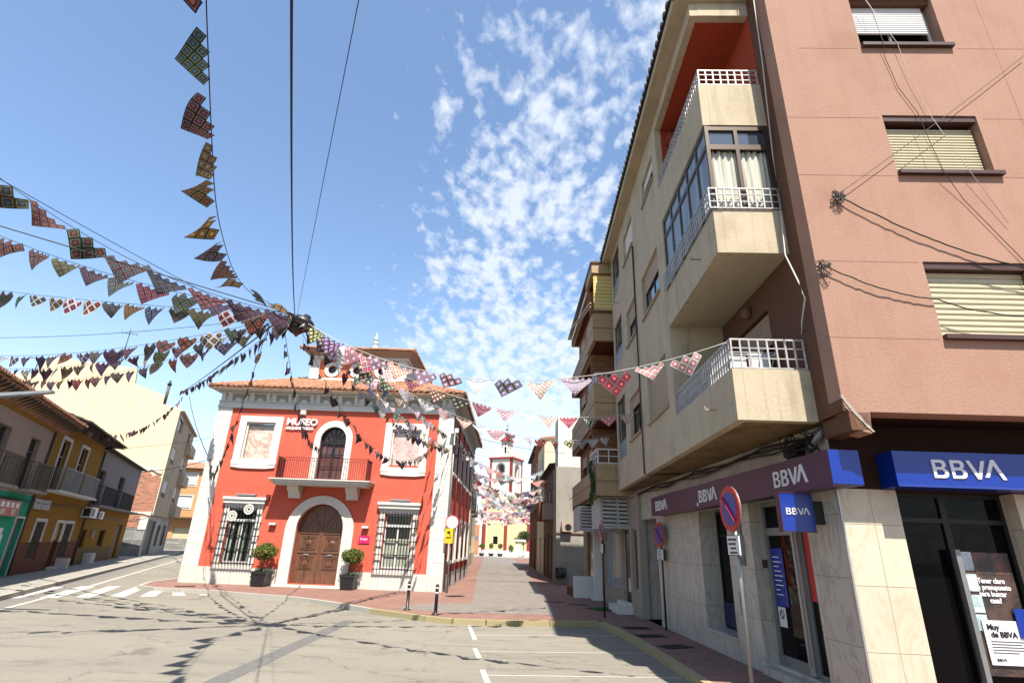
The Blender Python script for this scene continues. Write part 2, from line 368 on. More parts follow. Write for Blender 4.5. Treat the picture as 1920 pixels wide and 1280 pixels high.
def paver(name, col, mc):
    m, t, p = newmat(name); v = objco(t); br = N(t, 'ShaderNodeTexBrick'); t.links.new(v, br.inputs[0])
    br.inputs['Scale'].default_value = 1; br.inputs['Brick Width'].default_value = .22; br.inputs['Row Height'].default_value = .11; br.inputs['Mortar Size'].default_value = .008
    br.inputs['Color1'].default_value = (*[x*.8 for x in col], 1); br.inputs['Color2'].default_value = (*[x*1.15 for x in col], 1); br.inputs['Mortar'].default_value = (*mc, 1)
    n1 = noise(t, v, .9, 5, .65); c = mixrgb(t, maprange(t, n1, .45, .75, 0, .5), br.outputs['Color'], [x*.55 for x in col])
    n2 = noise(t, v, 5, 4, .65); c = mixrgb(t, maprange(t, n2, .55, .8, 0, .4), c, [min(1, x*1.5) for x in col])
    t.links.new(c, p.inputs['Base Color']); p.inputs['Roughness'].default_value = .85; bumpit(t, p, math_(t, 'SUBTRACT', 1, br.outputs['Fac']), .4, .006); return m
mt['paver'] = paver('red_pavers', (.30,.150,.112), (.14,.09,.07))
mt['gpaver'] = paver('grey_pavers', (.25,.212,.18), (.13,.12,.11))
mt['cpave'] = paver('pale_slabs', (.40,.37,.32), (.2,.18,.16))
def paint(name, col, wear):
    m, t, p = newmat(name); v = objco(t); f = noise(t, v, 26, 6, .75)
    t.links.new(mixrgb(t, maprange(t, f, .50, .68, 0, wear), col, (.25,.23,.20)), p.inputs['Base Color']); p.inputs['Roughness'].default_value = .8; return m
mt['roadpaint'] = paint('road_paint', (.60,.58,.52), .9)
mt['kerb'] = paint('kerb_stone', (.44,.41,.35), .5)
mt['kerby'] = paint('faded_yellow_kerb', (.40,.33,.16), 1.)
mt['turf'] = simple('green_mat', (.02,.09,.02), .95, 0, .1, .3)
def leafmat(name, a, b):
    m, t, p = newmat(name); v = objco(t); n1 = noise(t, v, 9, 3)
    t.links.new(mixrgb(t, maprange(t, n1, .35, .65, 0, 1), a, b), p.inputs['Base Color']); p.inputs['Roughness'].default_value = .6
    p.inputs['Specular IOR Level'].default_value = .25; return m
mt['leaf'] = leafmat('privet_leaves', (.055,.085,.012), (.16,.19,.03))
mt['leaf2'] = leafmat('dark_leaves', (.02,.06,.012), (.08,.13,.03))
mt['bark'] = simple('bark', (.12,.08,.05), .9)
def stripes():
    m, t, p = newmat('yellow_awning_cloth'); s_ = N(t, 'ShaderNodeSeparateXYZ'); t.links.new(objco(t), s_.inputs[0])
    k = math_(t, 'PINGPONG', s_.outputs[2], .07)
    t.links.new(mixrgb(t, maprange(t, k, .02, .05, 0, 1), (.62,.42,.08), (.74,.64,.32)), p.inputs['Base Color']); p.inputs['Roughness'].default_value = .9; return m
mt['awning'] = stripes()
def pict(name, dark, mid, light, seed):
    m, t, p = newmat(name); v = objco(t)
    mp_ = N(t, 'ShaderNodeMapping'); mp_.inputs['Location'].default_value = (seed, seed*2, 0); t.links.new(v, mp_.inputs[0])
    n1 = noise(t, mp_.outputs[0], 2.2, 4, .55, 1.8); n2 = noise(t, mp_.outputs[0], 6, 5, .6, 2.5)
    c = mixrgb(t, maprange(t, n1, .42, .60, 0, 1), light, mid); c = mixrgb(t, maprange(t, n2, .55, .68, 0, .8), c, dark)
    t.links.new(c, p.inputs['Base Color']); p.inputs['Roughness'].default_value = .5; return m
mt['pict1'] = pict('faded_sepia_print', (.30,.14,.10), (.55,.36,.30), (.70,.64,.52), 3)
mt['pict2'] = pict('faded_rose_print', (.20,.10,.08), (.62,.42,.40), (.66,.55,.50), 9)
mt['photo'] = pict('advert_print', (.012,.010,.010), (.03,.022,.02), (.09,.05,.035), 5)
mt['facephoto'] = pict('warm_print', (.012,.010,.010), (.16,.07,.04), (.04,.03,.028), 6)
mt['skyprint'] = pict('pale_city_print', (.08,.16,.18), (.30,.45,.45), (.60,.68,.70), 2)
mt['redprint'] = pict('red_shop_print', (.32,.05,.03), (.45,.02,.03), (.40,.03,.04), 4)
def crochet(name, border, lightmix, k=1.):
    m, t, p = newmat(name); uv = N(t, 'ShaderNodeTexCoord'); s_ = N(t, 'ShaderNodeSeparateXYZ'); t.links.new(uv.outputs['UV'], s_.inputs[0])
    a = math_(t, 'ABSOLUTE', math_(t, 'SUBTRACT', s_.outputs[0], .5)); b = math_(t, 'ABSOLUTE', math_(t, 'SUBTRACT', s_.outputs[1], .5))
    d = math_(t, 'MULTIPLY', math_(t, 'MAXIMUM', a, b), 2)
    oi = N(t, 'ShaderNodeObjectInfo'); wn = N(t, 'ShaderNodeTexWhiteNoise', noise_dimensions='1D'); t.links.new(oi.outputs['Random'], wn.inputs['W'])
    hs = N(t, 'ShaderNodeHueSaturation'); t.links.new(oi.outputs['Color'], hs.inputs['Color']); t.links.new(maprange(t, oi.outputs['Random'], 0, 1, .40, .60), hs.inputs['Hue']); hs.inputs['Value'].default_value = 3.2; hs.inputs['Saturation'].default_value = .9
    c = mixrgb(t, math_(t, 'GREATER_THAN', d, .32), hs.outputs[0], oi.outputs['Color'])
    c = mixrgb(t, math_(t, 'MULTIPLY', math_(t, 'GREATER_THAN', d, .60), lightmix), c, (.42,.36,.28))
    c = mixrgb(t, math_(t, 'GREATER_THAN', d, .80), c, border)
    c = mixrgb(t, .06, c, wn.outputs['Color'])
    kn = noise(t, uv.outputs['Object'], 160, 2, .7)
    c = mixrgb(t, maprange(t, kn, .4, .7, 0, .35), c, (.02,.015,.015))
    c = mixrgb(t, 1., c, (k, k, k), 'MULTIPLY')
    t.links.new(c, p.inputs['Base Color']); p.inputs['Roughness'].default_value = .95; p.inputs['Specular IOR Level'].default_value = .05
    tr = N(t, 'ShaderNodeBsdfTranslucent'); t.links.new(c, tr.inputs[0]); mx = N(t, 'ShaderNodeMixShader'); mx.inputs[0].default_value = .18
    t.links.new(p.outputs[0], mx.inputs[1]); t.links.new(tr.outputs[0], mx.inputs[2]); t.links.new(mx.outputs[0], t.nodes['Material Output'].inputs[0]); return m
mt['cro_d'] = crochet('dark_crochet', (.010,.007,.009), .55, .62)
mt['cro_r'] = crochet('wine_crochet', (.07,.010,.018), .55, .60)
mt['cro_w'] = crochet('white_crochet', (.78,.74,.70), .5)
mt['cro_p'] = crochet('pink_crochet', (.62,.25,.30), .4)

# ------------------------------------------------------------------ ground
def struct(name, mb, m, M=None): return mb.build(name, m, None, M or Matrix.Identity(4), kind='structure')
def sheet(name, poly, z, m, M=None):
    b = MB(); b.add([(x, y, z) for x, y in poly], [tuple(range(len(poly)))]); return struct(name, b, m, M)
ZR = -.12
sheet('ground', [(-700,-500),(700,-500),(700,900),(-700,900)], -.2, mt['asphalt'])
sheet('road', [(-160,-60),(70,-60),(70,190),(-160,190)], ZR, mt['asphalt'])
kerb_m = [(-90,158),(-34,72),(-22,55),(-14.6,38),(-13.4,22.4),(-12.75,20.75),(-11.94,20.28),(-11.0,20.16),(-9.98,20.05),(-8.9,19.6),(-7.81,19.25),(-6.84,18.95),(-5.85,18.35),(-4.7,17.45),(-3.57,16.44),(-2.6,15.75),(-1.9,15.25),(-1.2,14.95),(-.4,14.95),(1.2,15.2),(2.62,15.5),(2.8,14.2),(2.96,12.69),(3.05,10.5),(3.1,7.5),(3.3,3),(3.6,-6)]
b = MB(); poly = kerb_m+[(60,-6),(60,160),(-60,160)]
b.plate(poly, [], 0, 0.0) if False else None
def ground_plate(name, outer, holes, z0, z1, m):
    b = MB(); b.plate(outer, holes, 0, z1-z0); b.v = [(x, z, z0+y) for x, y, z in b.v]; return struct(name, b, m)
ground_plate('pavement', poly, [], -.25, 0, mt['paver'])
def kerbline(name, pts, m, wdt=.13, z0=-.24, z1=.006, gap=.012):
    b = MB(); 
    for i in range(len(pts)-1):
        p, q = Vector((*pts[i], 0)), Vector((*pts[i+1], 0)); L = (q-p).length; d = (q-p)/L; n = Vector((d.y, -d.x, 0))
        k = max(1, round(L/.9)) if L < 40 else 30
        for j in range(k):
            a = p+d*(L*j/k+gap/2); c = p+d*(L*(j+1)/k-gap/2); o1 = n*-.004; o2 = n*(-wdt)
            o1 = n*.012
            b.hexa([(*(a+o1).xy, z0), (*(c+o1).xy, z0), (*(c-n*wdt).xy, z0), (*(a-n*wdt).xy, z0)], [(*(a+o1).xy, z1), (*(c+o1).xy, z1), (*(c-n*wdt).xy, z1), (*(a-n*wdt).xy, z1)])
    return struct(name, b, m)
rev = kerb_m[::-1]
kerbline('kerb', kerb_m[1:15][::-1], mt['kerb']); kerbline('yellow_kerb', kerb_m[14:][::-1], mt['kerby'])
# left pavement
LK = frame(-18.94, 22.31, pi/2+.425)     # left terrace: x runs away along the street, -y towards the road
ground_plate_pts = [(-14.3,17.35),(-12.0,12.2),(-9.5,6.5),(-6.5,-6),(-80,-6),(-80,160),(-86,160)]
kl = [(-90,178),(-32.9,58.2),(-26.8,44.8),(-14.3,17.35),(-12.0,12.2),(-9.5,6.5),(-6.5,-6)]
ground_plate('left_pavement', kl+[(-160,-6),(-160,178)], [], -.26, -.002, mt['cpave'])
kerbline('left_kerb', kl[1:], mt['kerb'], gap=.01)
sheet('grey_lane', [(-3.05,16.7),(-1.4,16.15),(1.5,16.4),(1.62,22),(1.6,30),(1.45,92),(-3.2,92),(-2.5,69),(-1.55,34),(-1.05,22),(-1.0,18.9),(-2.6,18.0)], .004, mt['gpaver'])
sheet('plaza_paving', [(-14,90),(14,90),(14,104.9),(-14,104.9)], .008, mt['cpave'])
def marking(pts, z=ZR+.004): return sheet('road_marking', pts, z, mt['roadpaint'])
for q in ([(-14.11,16.69),(-13.72,16.86),(-15.3,20.6),(-15.7,20.4)], [(-13.32,17.05),(-12.93,17.22),(-14.6,21.1),(-15.0,20.95)], [(-12.66,17.5),(-12.27,17.66),(-13.95,21.5),(-14.3,21.35)],
          [(-11.95,17.9),(-11.56,18.07),(-13.05,21.6),(-13.4,21.45)], [(-11.28,18.4),(-10.9,18.55),(-11.9,20.8),(-12.27,20.67)], [(-10.63,19.0),(-10.26,19.15),(-10.85,20.05),(-11.15,19.95)], [(-9.98,19.4),(-9.7,19.5),(-9.85,19.75),(-10.1,19.7)]): marking(q)
def strip(p, q, w, z=ZR+.004):
    p, q = Vector(p), Vector(q); d = (q-p).normalized(); n = Vector((-d.y, d.x))*w/2; return marking([(p-n)[:], (q-n)[:], (q+n)[:], (p+n)[:]], z)
strip((-8.6,5.5), (-14.9,21.2), .11, ZR+.006) if False else None
strip((-9.3,8.0), (-12.11,14.44), .12); strip((-12.11,14.44), (-14.82,21.17), .12, ZR+.007); strip((-14.82,21.17), (-25.15,45.06), .12); strip((-25.15,45.06), (-40,79.5), .12)
for (a, b_, c, d) in (((-.80,14.75),(-.55,12.7),(-.66,13.27),(2.78,14.0)), ((-.50,11.69),(-.37,10.75),(-.43,11.37),(2.85,11.84)), ((-.28,9.84),(-.16,8.9),(-.24,9.47),(2.9,9.78)), ((-.1,7.9),(.0,7.0),(-.05,7.5),(2.95,7.7))):
    strip(a, b_, .09); strip((c[0]+.06, c[1]), d, .045)
ds = mt['asphalt_patch'] = simple('old_bitumen', (.16,.155,.145), .9, 0, .2, .15)
sheet('bitumen_strip', [(-3.62,14.9),(-3.92,14.9),(-4.02,8.2),(-3.70,8.2)], ZR+.003, ds)

# ------------------------------------------------------------------ shared builders
def tiles(b, p0, p1, upv, rows, rad=.095, step=.32, lift=.012):
    """barrel tiles over a slope: eave p0->p1, upv up the slope (unit), rows of tiles"""
    p0, p1, upv = Vector(p0), Vector(p1), Vector(upv).normalized(); e = p1-p0; L = e.length; e /= L; n = e.cross(upv).normalized()
    if n.z < 0: n = -n
    k = int(L/(rad*2.15)); sp_ = L/k
    for i in range(k):
        c0 = p0+e*(sp_*(i+.5))
        for r in range(rows):
            a = c0+upv*(step*r)+n*(random.uniform(0, .012)+lift*(1)); c = c0+upv*(step*(r+1)+.03)+n*0.0
            vs = []
            for c_, rr in ((a, rad), (c, rad*.82)):
                for j in range(6):
                    th = pi*j/5; vs.append(c_+e*(cos(th)*rr)+n*(sin(th)*rr*.9))
            b.add(vs, [(j, j+1, 7+j, 6+j) for j in range(5)]+[(5,4,3,2,1,0)], True)
    b.add([p0-n*.02, p1-n*.02, p1+upv*(step*rows)-n*.02, p0+upv*(step*rows)-n*.02], [(0,1,2,3)])
def shutter(b, x0, x1, z0, z1, y, pitch=.055, inv=False):
    n = max(2, int((z1-z0)/pitch)); h = (z1-z0)/n
    for i in range(n):
        z = z0+i*h
        b.add([(x0,y,z+.004),(x1,y,z+.004),(x1,y-.012,z+h*.35),(x0,y-.012,z+h*.35),(x1,y-.010,z+h*.8),(x0,y-.010,z+h*.8),(x1,y+.004,z+h-.002),(x0,y+.004,z+h-.002)], [(0,1,2,3),(3,2,4,5),(5,4,6,7)])
    b.box(x0, x1, y+.006, y+.012, z0, z1)
def railing(b, x0, x1, y, z0, z1, pitch, r=.012, rail=.03, mids=(), bars=True):
    b.box(x0, x1, y-rail/2, y+rail/2, z1-rail, z1); b.box(x0, x1, y-rail/2, y+rail/2, z0, z0+rail*.8)
    for m_ in mids: b.box(x0, x1, y-rail*.3, y+rail*.3, z0+(z1-z0)*m_-rail*.3, z0+(z1-z0)*m_+rail*.3)
    n = max(2, round((x1-x0)/pitch))
    for i in range(n+1):
        x = x0+(x1-x0)*i/n; b.box(x-r, x+r, y-r, y+r, z0+.001, z1-.002)
def railside(b, x, y0, y1, z0, z1, pitch, r=.012, rail=.03, mids=()):
    b.box(x-rail/2, x+rail/2, y0, y1, z1-rail, z1); b.box(x-rail/2, x+rail/2, y0, y1, z0, z0+rail*.8)
    for m_ in mids: b.box(x-rail*.3, x+rail*.3, y0, y1, z0+(z1-z0)*m_-rail*.3, z0+(z1-z0)*m_+rail*.3)
    n = max(1, round((y1-y0)/pitch))
    for i in range(n+1):
        y = y0+(y1-y0)*i/n; b.box(x-r, x+r, y-r, y+r, z0+.001, z1-.002)
def window(parent, M, x0, x1, z0, z1, y, fm, gm, name='window', panes=2, fw_=.05, sill=None, shut=0, shm=None, midz=None, shy=-.06, pitch=.055, back=.03):
    """frame with glass child, optional sill and part lowered roller shutter; y is the depth of the frame"""
    b = MB(); holes = []; n = panes; ww = (x1-x0-2*fw_-(n-1)*fw_*.8)/n
    for i in range(n):
        a = x0+fw_+i*(ww+fw_*.8)
        if midz: holes += [rect(a, a+ww, z0+fw_, midz-fw_*.4), rect(a, a+ww, midz+fw_*.4, z1-fw_)]
        else: holes.append(rect(a, a+ww, z0+fw_, z1-fw_))
    b.plate(rect(x0, x1, z0, z1), holes, y, y+.045); f = b.build(name, fm, parent, M)
    g = MB(); g.box(x0+.01, x1-.01, y+.02, y+back, z0+.01, z1-.01); g.build('pane', gm, f, M)
    if sill:
        s_ = MB(); s_.box(x0-.04, x1+.06, -sill, y, z0-.06, z0-.004); s_.build('sill', mt['sillm'] if 'sillm' in mt else fm, f, M)
    if shut:
        s_ = MB(); shutter(s_, x0+.02, x1-.02, z1-(z1-z0)*shut, z1, y+shy, pitch); s_.build('roller_shutter', shm, f, M)
    return f
def cornerframe(b, x0, x1, z0, z1, w, y0, y1, bottom=True):
    h = rect(x0+w, x1-w, z0+(w if bottom else 0), z1-w)
    b.plate(rect(x0, x1, z0, z1), [h] if bottom else [rect(x0+w, x1-w, z0+.001, z1-w)], y0, y1)
mt['sillm'] = simple('brown_sill', (.07,.03,.02), .5, 0, .4)

def bbva(b, x0, x1, z0, z1, y0, y1):     # the four lettered wordmark: B B V and an upturned V
    W = x1-x0; H = z1-z0; T_ = H*.17; cw = W*.215
    for k in range(2):
        a = x0+k*cw*1.12; r = H*.25
        out_ = [(a, z0), (a+cw*.62, z0)]+[(a+cw*.62+cw*.30*sin(t_), z0+H*.265-H*.265*cos(t_)) for t_ in [pi*i/8 for i in range(1, 8)]]+[(a+cw*.66, z0+H*.53)]
        out_ += [(a+cw*.58+cw*.26*sin(t_), z0+H*.765-H*.235*cos(t_)) for t_ in [pi*i/8 for i in range(1, 8)]]+[(a+cw*.56, z1), (a, z1)]
        h1 = [(a+T_, z0+T_*.9), (a+cw*.6, z0+T_*.9), (a+cw*.6+cw*.12, z0+H*.265), (a+cw*.6, z0+H*.45), (a+T_, z0+H*.45)]
        h2 = [(a+T_, z0+H*.60), (a+cw*.54, z0+H*.60), (a+cw*.54+cw*.10, z0+H*.73), (a+cw*.54, z1-T_*.9), (a+T_, z1-T_*.9)]
        b.plate(out_, [h1, h2], y0, y1)
    a = x0+cw*2.14; v = cw*1.2
    b.plate([(a, z1), (a+v*.40, z0), (a+v*.58, z0), (a+v*.94, z1), (a+v*.76, z1), (a+v*.49, z0+H*.26), (a+v*.18, z1)], [], y0, y1)
    a = x0+cw*3.12
    b.plate([(a, z0+H*.10), (a+v*.45, z1+H*.08), (a+v*.62, z1+H*.08), (a+v*1.05, z0), (a+v*.86, z0), (a+v*.53, z0+H*.80), (a+v*.18, z0+H*.10)], [], y0, y1)

# ------------------------------------------------------------------ museum
FM = frame(-12.48, 22.56, -.0157)
museum = thing('museum_building', FM, 'red stucco museum with white trim, tiled hip roof, small cupola and arched brown door', 'museum')
MW, MD = 10.10, 12.0
FSd = FM @ Matrix.Translation((MW, 0, 0)) @ Matrix.Rotation(pi/2, 4, 'Z')       # street side wall, x runs away, y inward
b = MB()
dr = archpoly(5.13, .93, .10, 2.15); wa = archpoly(5.12, .56, 3.93, 5.66)
b.plate(rect(.02, MW-.02, .0, 6.95), [rect(1.40, 2.50, .72, 2.80), rect(7.69, 8.74, .72, 2.80), rect(1.33, 2.57, 4.70, 6.28), rect(7.58, 8.80, 4.70, 6.22), dr, wa], 0, .35)
b.build('front_wall', mt['red'], museum)
b = MB(); lw = [rect(.75+i*2.35, 1.75+i*2.35, 1.1, 2.75) for i in range(5)]; uw = [rect(.75+i*2.35, 1.75+i*2.35, 4.6, 6.2) for i in range(5)]
b.plate(rect(.36, MD, 0, 6.95), lw+uw, 0, .35); b.build('side_wall', mt['red'], museum, FSd)
b = MB(); b.box(0, .35, .36, MD, 0, 6.9); b.box(.36, MW-.4, MD-.3, MD-.003, 0, 6.9); b.box(.4, MW-.4, .9, MD-.35, 3.3, 3.5); b.build('rear_walls', mt['red'], museum)
for x0, x1 in ((-.03, 3.70), (6.51, MW+.05)):
    b = MB(); b.box(x0, x1, -.05, 0, 0, .60); b.build('plinth', mt['plinth'], museum)
b = MB(); b.box(.0, MD, -.05, 0, 0, .60); b.build('plinth', mt['pier'], museum, FSd)
for x0, x1 in ((-.04, .60), (9.50, MW+.04)):
    b = MB(); z = .602
    while z < 6.8:
        h = min(.415, 6.88-z); b.box(x0, x1, -.045, .02, z, z+h-.006); z += .421
    b.box(x0+.004, x1-.004, -.035, .02, .6, 6.88); b.build('corner_pier', mt['pier'], museum)
b = MB(); b.box(-.05, .0, -.02, .7, .6, 6.88); b.build('corner_pier', mt['pier'], museum)
for x0, x1 in ((.02, .45), (MD-.5, MD)):
    b = MB(); b.box(x0, x1, -.045, .02, .6, 6.88); b.build('corner_pier', mt['pier'], museum, FSd)
# cornice, frieze with paired brackets, soffit
for M_, L in ((FM, MW), (FSd, MD)):
    b = MB(); b.box(-.06, L+.06, -.10, .02, 6.88, 6.97); b.box(-.05, L+.05, -.055, .02, 6.972, 7.14); b.box(-.06, L+.06, -.12, .02, 7.142, 7.17)
    b.box(-.02, L+.02, -.03, .34, 7.172, 7.60); b.box(-.08, L+.08, -.16, .0, 7.50, 7.56); b.build('cornice', mt['wpaint'], museum, M_)
    n = int(L/.98); st_ = (L-.55)/n
    for i in range(n+1):
        for dx in (.06, .34):
            x = dx+i*st_; b = MB()
            b.prismx([(-.16,7.50),(-.03,7.50),(-.03,7.18),(-.07,7.18),(-.10,7.34)], x, x+.14); b.build('bracket', mt['wpaint'], museum, M_)
    for i in range(n):
        x = .06+i*st_+.28+.14+(st_-.42)/2; b = MB()
        pn = MB(); pn.box(x-(st_-.42)/2+.03, x+(st_-.42)/2-.03, -.036, -.0305, 7.20, 7.48); pn.build('frieze_panel', mt['panelgrey'], museum, M_)
        b.prism(arc(x, 7.18, .15, 0, pi, 8), -.07, -.028); b.box(x-.25, x+.25, -.060, -.028, 7.1722, 7.185); b.build('frieze_shell', mt['wpaint'], museum, M_)
# eave boards and roof
E0 = .55
b = MB(); z0, z1 = 7.56, 7.66
b.hexa([(0,0,z0),(MW,0,z0),(MW,MD,z0),(0,MD,z0)], [(-E0+.1,-E0,z1),(MW+E0-.1,-E0,z1),(MW+E0-.1,MD+E0,z1),(-E0+.1,MD+E0,z1)]); b.build('eave_soffit', mt['whitewash'], museum)
rf = MB(); ex = .38
pA, pB, pC, pD = (-ex,-E0,7.70), (MW+E0-.1,-E0,7.70), (MW+E0-.1,MD+E0,7.70), (-ex,MD+E0,7.70)
tA, tB, tC, tD = (3.0,2.6,9.1), (7.4,2.6,9.1), (7.4,9.4,9.1), (3.0,9.4,9.1)
rf.hexa([(p[0],p[1],7.665) for p in (pA,pB,pC,pD)], [tA,tB,tC,tD])
def slope_tiles(b, e0, e1, r0, r1, rad, step):
    e0, e1, r0, r1 = map(Vector, (e0, e1, r0, r1)); e = (e1-e0); L = e.length; e /= L
    upv = ((r0+r1)/2-(e0+e1)/2); S = upv.length; upv /= S; n = e.cross(upv); n = n if n.z > 0 else -n
    k = int(L/(rad*2.2)); sp_ = L/k; a0 = (r0-e0).dot(e); a1 = (e1-r1).dot(e)
    for i in range(k):
        u = sp_*(i+.5); mx_ = S
        if u < a0: mx_ = S*u/a0
        if u > L-a1: mx_ = min(mx_, S*(L-u)/a1)
        r = 0
        while r*step < mx_:
            a = e0+e*u+upv*(r*step)+n*random.uniform(.012, .03); c = e0+e*u+upv*min(mx_, (r+1)*step+.03)+n*.004; vs = []
            for c_, rr in ((a, rad), (c, rad*.8)):
                for j in range(6):
                    th = pi*j/5; vs.append(c_+e*(cos(th)*rr)+n*(sin(th)*rr*.9))
            b.add(vs, [(j, j+1, 7+j, 6+j) for j in range(5)]+[(5,4,3,2,1,0)], True); r += 1
slope_tiles(rf, (-ex,-E0-.04,7.71), (MW+E0-.08,-E0-.04,7.71), tA, tB, .115, .34)
slope_tiles(rf, (MW+E0-.06,-E0,7.71), (MW+E0-.06,MD+E0,7.71), tB, tC, .115, .34)
rf.tube([pB, tB], .10, 6); rf.tube([pA, tA], .10, 6)
rf.box(-ex+.02, MW+E0-.12, -E0, -E0+.03, 7.62, 7.70)
rf.build('roof', mt['tile'], museum)
b = MB(); b.box(MW+E0-.11, MW+E0-.06, -E0-.02, MD+E0, 7.60, 7.72); b.build('gutter', mt['darktile'], museum)
# cupola
b = MB(); CX0, CX1, CY0, CY1 = 2.98, 7.50, 1.55, 6.0
hs = [arc(c_, 9.22, .20, 0, 2*pi-.001, 20)[:-1] for c_ in (4.02, 5.20, 6.38)]
b.plate(rect(CX0, CX1, 8.3, 9.75), hs, CY0, CY0+.25); b.box(CX0, CX0+.25, CY0+.25, CY1, 8.3, 9.75); b.box(CX1-.25, CX1, CY0+.25, CY1, 8.3, 9.75)
b.box(CX0+.25, CX1-.25, CY1-.25, CY1, 8.3, 9.75); cu = b.build('cupola', mt['coral'], museum)
for c_ in (4.02, 5.20, 6.38):
    b = MB(); b.plate(arc(c_, 9.22, .37, 0, 2*pi-.001, 24)[:-1], [arc(c_, 9.22, .20, 0, 2*pi-.001, 24)[:-1]], CY0-.05, CY0+.02); b.build('round_window', mt['wpaint'], cu)
    b = MB(); b.prism(arc(c_, 9.22, .22, 0, 2*pi-.001, 20)[:-1], CY0+.12, CY0+.14); b.build('round_pane', mt['glass'], cu)
b = MB(); b.box(CX0-.02, CX0+.42, CY0-.04, CY0+.02, 8.75, 9.75); b.box(CX1-.42, CX1+.02, CY0-.04, CY0+.02, 8.75, 9.75); b.box(CX0+.42, CX1-.42, CY0-.03, CY0, 8.68, 8.82)
b.box(CX0-.1, CX1+.1, CY0-.12, CY1+.1, 9.752, 9.86); b.box(CX1, CX1+.03, CY0+.02, CY1, 8.8, 9.75)
for i in range(20):
    x = CX0+.5+i*(CX1-CX0-1)/19; b.box(x-.04, x+.04, CY0-.09, CY0, 9.68, 9.75)
b.build('cupola_trim', mt['wpaint'], cu)
b = MB(); b.hexa([(CX0-.1,CY0-.12,9.86),(CX1+.1,CY0-.12,9.86),(CX1+.1,CY1+.1,9.86),(CX0-.1,CY1+.1,9.86)], [(CX0-.42,CY0-.5,10.10),(CX1+.42,CY0-.5,10.10),(CX1+.42,CY1+.5,10.10),(CX0-.42,CY1+.5,10.10)]); b.build('cupola_soffit', mt['taupe'], cu)
b = MB(); ap = (5.24, 3.8, 11.05); q = [(CX0-.45,CY0-.52,10.12),(CX1+.45,CY0-.52,10.12),(CX1+.45,CY1+.52,10.12),(CX0-.45,CY1+.52,10.12)]
b.add(q+[ap], [(0,1,4),(1,2,4),(2,3,4),(3,0,4),(3,2,1,0)])
slope_tiles(b, q[0], q[1], ap, ap, .095, .33); slope_tiles(b, q[1], q[2], ap, ap, .095, .33); slope_tiles(b, q[3], q[0], ap, ap, .095, .33); b.tube([q[1], ap], .09, 6); b.tube([q[0], ap], .09, 6)
b.build('cupola_roof', mt['tile'], cu)
b = MB(); b.lathe([(.0,0),(.22,0),(.22,.12),(.14,.2),(.10,.42),(.13,.45),(.13,.50),(.09,.52),(.09,.64),(.12,.66),(.12,.70),(.07,.74),(.05,.9),(0,1.12)], (5.24,3.8,10.98), 12); b.build('finial', mt['wpaint'], cu)
# upper picture windows
for i, (cx_, zt) in enumerate(((1.95, 6.55), (8.19, 6.45))):
    f_ = MB(); zb = zt-2.02
    f_.plate(rect(cx_-.92, cx_+.92, zb, zt), [rect(cx_-.62, cx_+.62, zb+.18, zt-.26)], -.06, .02)
    f_.box(cx_-.94, cx_-.62, -.085, -.06, zb, zb+.16); f_.box(cx_+.62, cx_+.94, -.085, -.06, zb, zb+.16)
    f_.prism([(cx_-.92, zb), (cx_-.92, zb-.12), (cx_-.5, zb-.17), (cx_+.5, zb-.17), (cx_+.92, zb-.12), (cx_+.92, zb)], -.07, .02)
    f_.plate(rect(cx_-.62, cx_+.62, zb+.18, zt-.26), [rect(cx_-.55, cx_+.55, zb+.24, zt-.32)], .03, .10)
    w_ = f_.build('window_surround', mt['wpaint'], museum)
    p_ = MB(); p_.box(cx_-.54, cx_+.54, .12, .13, zb+.25, zt-.42); p_.build('picture_panel', mt['pict%d' % (i+1)], w_, label=('sepia printed panel behind glass' if i == 0 else 'rose printed panel behind glass'))
    p_ = MB(); p_.box(cx_-.55, cx_+.55, .11, .14, zt-.415, zt-.33); p_.build('rail', mt['graymetal'], w_)
# lower grilled windows
for i, cx_ in enumerate((1.95, 8.21)):
    f_ = MB(); f_.plate(rect(cx_-.78, cx_+.78, .605, 2.92), [rect(cx_-.56, cx_+.56, .74, 2.78)], -.05, .02)
    f_.box(cx_-.87, cx_+.87, -.20, .02, 3.12, 3.22); f_.box(cx_-.83, cx_+.83, -.15, .02, 2.98, 3.118); f_.box(cx_-.80, cx_+.80, -.07, .02, 2.92, 2.98)
    w_ = f_.build('window_surround', mt['wpaint'], museum)
    b = MB(); b.plate(rect(cx_-.55, cx_+.55, .74, 2.80), [rect(cx_-.48, cx_-.03, .82, 2.28), rect(cx_+.03, cx_+.48, .82, 2.28), rect(cx_-.48, cx_+.48, 2.38, 2.72)], .12, .16); b.build('window_frame', mt['white'], w_)
    b = MB(); b.box(cx_-.54, cx_+.54, .17, .18, .75, 2.79); b.build('pane', mt['glass'] if i == 0 else mt['glass'], w_)
    b = MB()
    if i: b.box(cx_-.50, cx_+.50, .158, .168, .80, 1.85)
    else:
        for k in range(4): b.box(cx_-.40+k*.26, cx_-.32+k*.26, .158, .168, .80, 2.2)
    b.build('curtain', mt['greencurt'], w_)
    b = MB()
    n = 13
    for k in range(n):
        x = cx_-.72+1.44*k/(n-1); b.box(x-.011, x+.011, -.20, -.178, .66, 2.86)
    for z in (.74, 1.26, 1.76, 2.26, 2.78): b.box(cx_-.80, cx_+.80, -.21, -.17, z-.014, z+.014); b.box(cx_-.80, cx_-.77, -.21, .0, z-.014, z+.014); b.box(cx_+.77, cx_+.80, -.21, .0, z-.014, z+.014)
    b.build('window_grille', mt['iron'], w_)
    b = MB(); b.prismx([(-.20,3.26),(-.02,3.30),(-.02,3.36),(-.20,3.30)], cx_-.40, cx_+.40); b.build('floodlight', mt['graymetal'], w_)
